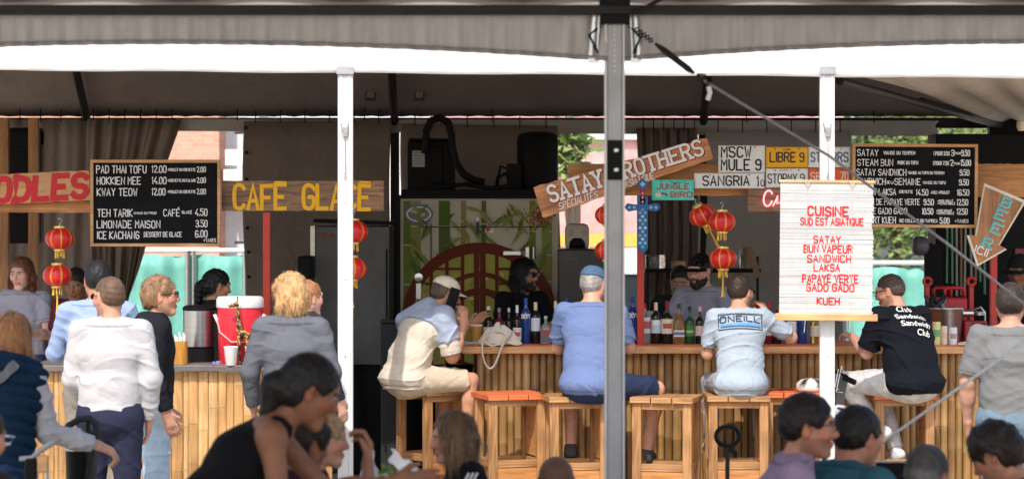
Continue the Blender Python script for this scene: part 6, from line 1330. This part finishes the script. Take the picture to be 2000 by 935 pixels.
for k in range(22): m.box(_r @ Vector((-.22 + k * .02, 0, 0)), (.0202, .0015, .038), _r, (.16, .16, .17))
_m2 = MB(); lettering(_m2, 'OTOLO', -.10, -.010, .020, .22, -.002, width=.17, jit=0, col=(.6, .6, .6)); _m2.v = [tuple(_r @ Vector(q)) for q in _m2.v]; m.add(_m2.v, _m2.f, (.6, .6, .6))
print_on(vw, m, vw['P']['chest'] - vw['X'] * .03 - vw['U'] * .02, 'bag_strap', off=.012)
human('server with black hair tied back, turned right behind the red cooler', 424, 528, 18.2, -62, lean=(2, 6, 14), head=(0, 12, 0), hair=('pony', (.004, .004, .004)), skin=TAN, top=('shirt', (.008, .008, .009), {'short': 1}), bottom=('pants', (.02, .02, .02)),
      arms={'r': ((.3, .5, -1), (0, 1, -.2)), 'l': ((.9, .6, -.6), (.3, 1, 0))})
human('blond man in a grey blazer standing with his back to us', 566, 540, 15.1, 0, lean=(0, 2, 6), head=(30, 4, 0), hscale=1.04, hair=('mop', (.52, .31, .14), {'ln': .05, 'th': .010}), skin=FAIR, bulk=1.04,
      top=('blazer', (.12, .125, .145), {'fold': .012}), bottom=('pants', (.10, .105, .12)), arms={'l': ((.30, .05, -1), (-.05, .5, -1)), 'r': ((.28, .0, -1), (-.1, .4, -1))})
human('person with red hair pinned up, peeking out right of the grey blazer', 603, 549, 16.1, -40, female=True, lean=(0, 3, 8), head=(-10, 4, 0), hair=('bun', (.36, .16, .07)), skin=(.60, .35, .27),
      top=('hood', (.03, .03, .034)), bottom=('pants', (.03, .03, .03)), arms={'r': ((.25, .1, -1), (0, .4, -1))})
# -- bar guests
hm = human('man in a cream cap on the phone, grey cloth over his shoulders, on a stool', 872, 543, 18.3, -62, pose='sit', lean=(10, 24, 42), head=(-8, 18, 0), hair=('short', (.10, .07, .05)), skin=(.48, .24, .15), stubble=.3, bulk=1.22,
      top=('tee', (.56, .50, .41), {'sl': .95, 'e': .006}), bottom=('shorts', (.50, .42, .31)), hat=('cap', (.76, .68, .52), 0), glasses='sun',
      arms={'r': ((.05, .22, -1), (.02, .40, 1), ((-.1, .0, 1), (-1, .1, 0), 1.0)), 'l': ((.1, .7, -.8), (-.1, .8, .5))}, shoes=(.2, .15, .1))
# cloth draped over his shoulders
P_ = hm['P']; S_ = hm['S']; U_, X_, Y_c = hm['U'], hm['X'], hm['Y']; c1 = P_['chest'] + U_ * .0
tc_ = hm['torso'](.032, .05, [(c1 + U_ * .0, unit(-U_ + X_ * .25)), (P_['neck'] + U_ * .02, unit(U_ - Y_c * .5))])
for nm, L_ in (('r', .62), ('l', .5)):
    a_, b_ = hm['J'][nm][0], hm['J'][nm][1]; d_ = unit(b_ - a_); tc_.append(cap(a_, b_, .088, .098, .04, cuts=[(a_ + (b_ - a_) * L_, d_)]))
tc_.append(cap(P_['neck'] - Y_c * .07, P_['chest'] - Y_c * .12 - X_ * .10, .06, .05, .05, cuts=[(c1 - U_ * .06, -U_)]))
v, f = sdf_mesh(tc_, .0075, [cap(P_['neck'] - U_ * .02 + Y_c * .06, P_['neck'] + U_ * .3 + Y_c * .1, .075, .1, .02)], folds(77, .020, fr=12))
mesh_obj('draped_cloth', smoothv(v, f), f, CLOTH, hm['o'], np.array((.33, .38, .48)))
m = MB(); h = hm['h']; m.box((0, 0, 0), (.012, .075, .15)); q = h(.105, .02, -.02); Rm = Matrix([list(r_) for r_ in hm['HR']]); m.v = [tuple(Vector(q) + Rm @ Vector(p)) for p in m.v]
ph = m.build('phone', BLACK, None, bevel=.004); ph.matrix_world = Matrix.Translation(hm['o'].location) @ Matrix.Rotation(hm['o'].rotation_euler.z, 4, 'Z'); tag(ph, 'black phone held to the ear of the man in the cream cap', 'phone')
human('man in blue t-shirt and blue cap sitting left of the grey pole', 1160, 521, 17.75, -6, pose='sit', lean=(8, 16, 26), head=(-24, 8, 0), hair=('short', (.30, .27, .25), {'gray': .4, 'th': -.004}), skin=(.55, .29, .20), bulk=1.12,
      top=('tee', (.13, .18, .34), {'sl': .8}), bottom=('shorts', (.02, .03, .07)), hat=('cap', (.07, .13, .22), 0), arms={'l': ((.2, .55, -1), (-.2, 1, .25)), 'r': ((.25, .55, -1), (-.2, 1, .25))},
      legs={'l': ((.15, 1, -.05), (0, -.15, -1)), 'r': ((.95, .75, -.12), (-.15, .05, -1))})
on_ = human('man in a pale blue t-shirt with a framed wave logo on a stool', 1447, 538, 17.8, 0, pose='sit', lean=(6, 10, 20), head=(-38, 8, 0), hair=('short', (.035, .022, .015)), skin=(.50, .26, .18), bulk=1.08, glasses='sun', stubble=.3,
      top=('tee', (.34, .40, .47), {'sl': .78}), bottom=('pants', (.34, .34, .36)), arms={'l': ((.16, .25, -1), (-.05, 1, -.05)), 'r': ((.85, .45, -.62), (-.75, .35, .75), ((-.5, .3, .9), (-.6, .5, 0), 1.2))}, shoes=(.5, .47, .42))
m = MB(); w, h_2 = .30, .115; nv = (.02, .04, .09)
for z in (-h_2 / 2, h_2 / 2): 
    for k in range(14): m.box((-w / 2 + w * (k + .5) / 14, 0, z), (w / 14 + .001, .0008, .006), None, nv)
for x in (-w / 2, w / 2):
    for k in range(4): m.box((x, 0, -h_2 / 2 + h_2 * (k + .5) / 4), (.006, .0008, h_2 / 4 + .001), None, nv)
lettering(m, 'ONEILL', -w / 2 + .012, .0, .042, .19, -.001, width=w - .028, col=nv, jit=0)
for k in range(14):
    x = -w / 2 + .012 + (w - .024) * (k + .5) / 14; m.box((x, .0006, -.024), (w / 14, .0004, .020), None, (.12, .3, .6)); m.box((x, .0003, -.038), (w / 14, .0004, .007), None, (.05, .10, .3))
print_on(on_, m, on_['P']['chest'] + on_['U'] * .065, 'logo_print')
cs = human('man in white lettered black t-shirt and white jeans on a stool', 1738, 537, 17.9, 30, pose='sit', lean=(8, 16, 28), head=(34, 16, 0), hair=('short', (.06, .04, .03), {'th': -.006, 'ln': .012}), skin=(.50, .26, .18), stubble=.35, bulk=1.28, glasses='clear',
      top=('tee', (.006, .007, .012), {'sl': .86, 'e': .006}), bottom=('jeans', (.48, .47, .46)), arms={'l': ((.05, .45, -1), (-.2, 1, .45), ((0, 1, .2), (-.2, .1, -1), .8)), 'r': ((.1, .6, -.9), (-.2, 1, .2))},
      legs={'l': ((.62, .9, .02), (-.55, -.35, -.85)), 'r': ((-.1, 1, -.25), (0, -.45, -1))}, shoes=(.6, .6, .62))
def bfont(txt, h, ang=0):
    cu = bpy.data.curves.new('t', 'FONT'); cu.body = txt; cu.size = h; cu.align_x = 'CENTER'; cu.offset = h * .012; ob = bpy.data.objects.new('t', cu); COL.objects.link(ob)
    me = bpy.data.meshes.new_from_object(ob.evaluated_get(bpy.context.evaluated_depsgraph_get())); vs = [tuple(v.co) for v in me.vertices]; fs = [tuple(p.vertices) for p in me.polygons]; bpy.data.objects.remove(ob); bpy.data.meshes.remove(me)
    return [(x * math.cos(ang) - y * math.sin(ang), 0, x * math.sin(ang) + y * math.cos(ang)) for x, y, _ in vs], fs
m = MB()
for t, x, z in (('Club', -.02, .095), ('Sandwich', .01, .029), ('Sandwich', .015, -.037), ('Club', .06, -.103)):
    vs, fs = bfont(t, .060, R(-8)); m.add([(a * 1.05 + x, b, c_ + z) for a, b, c_ in vs], fs, (.75, .75, .73))
print_on(cs, m, cs['P']['chest'] + cs['U'] * .02 + cs['X'] * -.02, 'lettering_print', off=.008)
human('man in a washed grey t-shirt standing with his back to us at the right edge', 1974, 556, 14.4, -4, lean=(0, 3, 8), head=(-12, 6, 0), hair=('short', (.035, .024, .018), {'th': .006}), skin=(.50, .26, .18), bulk=1.15,
      top=('tee', (.17, .172, .17), {'sl': .85, 'e': .006}), bottom=('jeans', (.14, .20, .25)), arms={'l': ((.26, .0, -1), (-.05, .35, -1)), 'r': ((.26, .0, -1), (0, .3, -1))})
human('person in a dark hat behind the bar at the right edge', 1990, 500, 19.6, 150, lean=(0, 6, 14), head=(0, 18, 0), hair=('short', (.02, .015, .012)), skin=DARK_, top=('tee', (.008, .008, .009)), hat=('cap', (.015, .015, .018), 0))
# -- bar staff
human('bearded barman in dark glasses and black shirt before the painted cooler', 1026, 508, 19.5, -145, lean=(0, 2, 6), head=(20, 4, 0), hair=('long', (.005, .004, .004), {'len': .03, 'th': .004}), skin=(.36, .19, .13), beard=(.012, .009, .008), glasses='sun', top=('tee', (.005, .005, .006)), bulk=1.1,
      arms={'l': ((.3, .3, -1), (-.2, 1, .1)), 'r': ((.3, .3, -1), (-.2, 1, .1))})
human('bearded barman in a black cap and grey t-shirt looking down', 1366, 498, 19.35, 150, lean=(0, 5, 12), head=(-6, 12, 0), hair=('short', (.015, .012, .010), {'th': .003}), skin=(.62, .36, .26), beard=(.02, .014, .012), top=('tee', (.30, .30, .36)), hat=('cap', (.004, .004, .005), 0), bulk=1.08,
      arms={'l': ((.3, .4, -1), (-.3, 1, .1)), 'r': ((.3, .4, -1), (-.3, 1, .1))})
human('colleague in black half hidden behind the capped barman', 1328, 522, 20.1, 175, lean=(0, 5, 10), head=(0, 20, 0), hair=('short', (.015, .012, .010)), skin=(.45, .25, .17), top=('tee', (.02, .02, .024)))
# -- guests seated in the foreground, in the shade of the canopy
human('dark haired woman in a black tank top bending forward in the lower left centre', 605, 702, 8.9, -84, pose='lean', seat=.45, female=True, lean=(20, 40, 46), head=(8, 26, 0), hair=('pony', (.005, .003, .003), {'th': .003, 'amp': .003, 'ln': .03}), skin=(.21, .09, .05), root=1.03, bulk=.98,
      top=('tank', (.004, .004, .005)), bottom=('jeans', (.02, .02, .03)), arms={'r': ((.12, .10, -1), (0, .6, -.8)), 'l': ((.1, .7, -.8), (0, 1, .1))}, res=.006)
human('child with dark curly hair and a hand at the cheek beside the bending woman', 600, 816, 9.3, -50, pose='lean', seat=.45, lean=(5, 12, 20), head=(-6, 18, 0), hair=('curly', (.02, .012, .010), {'th': .004}), skin=(.28, .13, .08), root=.80,
      top=('tee', (.06, .02, .03)), arms={'r': ((.5, .75, -.55), (-.35, .25, 1), ((-.2, .2, 1), (-.4, -.6, 0), 1.1)), 'l': ((.1, .7, -.8), (0, 1, .1))}, res=.006)
human('woman with short wavy blond hair in profile left of the white post', 632, 806, 10.2, -84, pose='lean', seat=.45, female=True, lean=(5, 10, 18), head=(0, 6, 0), hair=('curly', (.34, .22, .12), {'th': -.004}), skin=(.46, .24, .17), root=.92,
      top=('tee', (.02, .02, .025)), arms={'r': ((.2, .6, -1), (0, 1, .2)), 'l': ((.2, .6, -1), (0, 1, .2))}, res=.006)
gj = human('girl with bobbed brown hair and a dark striped track jacket, in profile facing left', 884, 808, 10.3, 100, pose='lean', seat=.45, female=True, lean=(5, 10, 16), head=(0, 8, 0), hair=('bob', (.13, .075, .04), {'len': .06, 'th': -.002}), skin=(.44, .23, .15), root=.84,
      top=('sweat', (.005, .005, .007)), arms={'l': ((.12, .55, -.85), (0, 1, .30), ((0, 1, .2), (-.3, 0, -1), .9)), 'r': ((.1, .7, -.9), (0, 1, .25))}, res=.006)
m = MB()
for k in range(3):
    a = gj['J']['l'][0]; b = gj['J']['l'][1]; n_ = unit(np.cross(b - a, V3(0, 1, 0))); pts = [tuple(a + (b - a) * t + V3(-.075 + .004 * 0, 0, 0) * (1 - t * .12) + V3(0, (k - 1) * .017, .03 * (1 - t))) for t in (0, .25, .5, .75, 1)]
    m.tube(pts, .0045, 6, (.6, .6, .6))
m.build('sleeve_stripe', VC, gj['top'])
human('brown bald head of a seated guest at the bottom left of the grey pole', 1086, 893, 10.2, 0, pose='lean', seat=.40, lean=(10, 20, 30), head=(0, 20, 0), hair=('bald', (.02, .015, .012)), skin=(.15, .065, .035), root=.92, top=('tee', (.03, .03, .035)), stubble=.4, res=.006)
human('seated man in glasses and a lilac shirt in profile facing right', 1580, 774, 9.7, -92, pose='lean', seat=.45, lean=(6, 12, 20), head=(-4, 4, 0), hair=('short', (.010, .006, .005), {'th': .006, 'ln': .03}), skin=(.40, .19, .12), stubble=.35, glasses='clear', root=.97, bulk=1.08,
      top=('shirt', (.27, .20, .29)), arms={'r': ((.3, .35, -1), (0, 1, .1)), 'l': ((.2, .6, -1), (0, 1, .2))}, res=.006)
human('seated man in a teal shirt with dark hair, seen from behind on the right', 1677, 797, 10.0, -48, pose='lean', seat=.45, lean=(14, 26, 36), head=(-6, 10, 0), hair=('short', (.010, .006, .005), {'th': .004}), skin=(.40, .19, .12), root=.97, bulk=1.3,
      top=('shirt', (.03, .10, .13)), arms={'r': ((.4, .5, -1), (0, 1, .1)), 'l': ((.3, .6, -1), (0, 1, .2))}, res=.006)
human('grey haired head of a seated guest at the bottom right', 1812, 874, 10.0, -38, pose='lean', seat=.40, lean=(10, 18, 28), head=(0, 14, 0), hair=('short', (.06, .055, .05), {'gray': .6, 'th': .0, 'n': 1.5}), skin=(.40, .19, .12), root=.95, top=('shirt', (.05, .05, .06)), res=.006)
human('guest with tousled dark curly hair bowing left in the lower right corner', 1944, 838, 10.0, 62, pose='lean', seat=.42, lean=(10, 20, 30), head=(0, 34, 0), hair=('curly', (.018, .011, .008), {'th': .002}), skin=(.40, .19, .12), root=.95, top=('tee', (.004, .004, .005)), res=.006)
human('guest in a black jacket cut off by the lower left corner', -42, 790, 8.6, -30, pose='lean', seat=.40, lean=(8, 16, 24), head=(0, 14, 0), hair=('short', (.05, .03, .02)), skin=FAIR, root=.95, top=('hood', (.025, .022, .022)), arms={'r': ((.42, .3, -1), (0, 1, .1))}, res=.007)
for n_ in NPEOPLE: print('PERSON', n_)
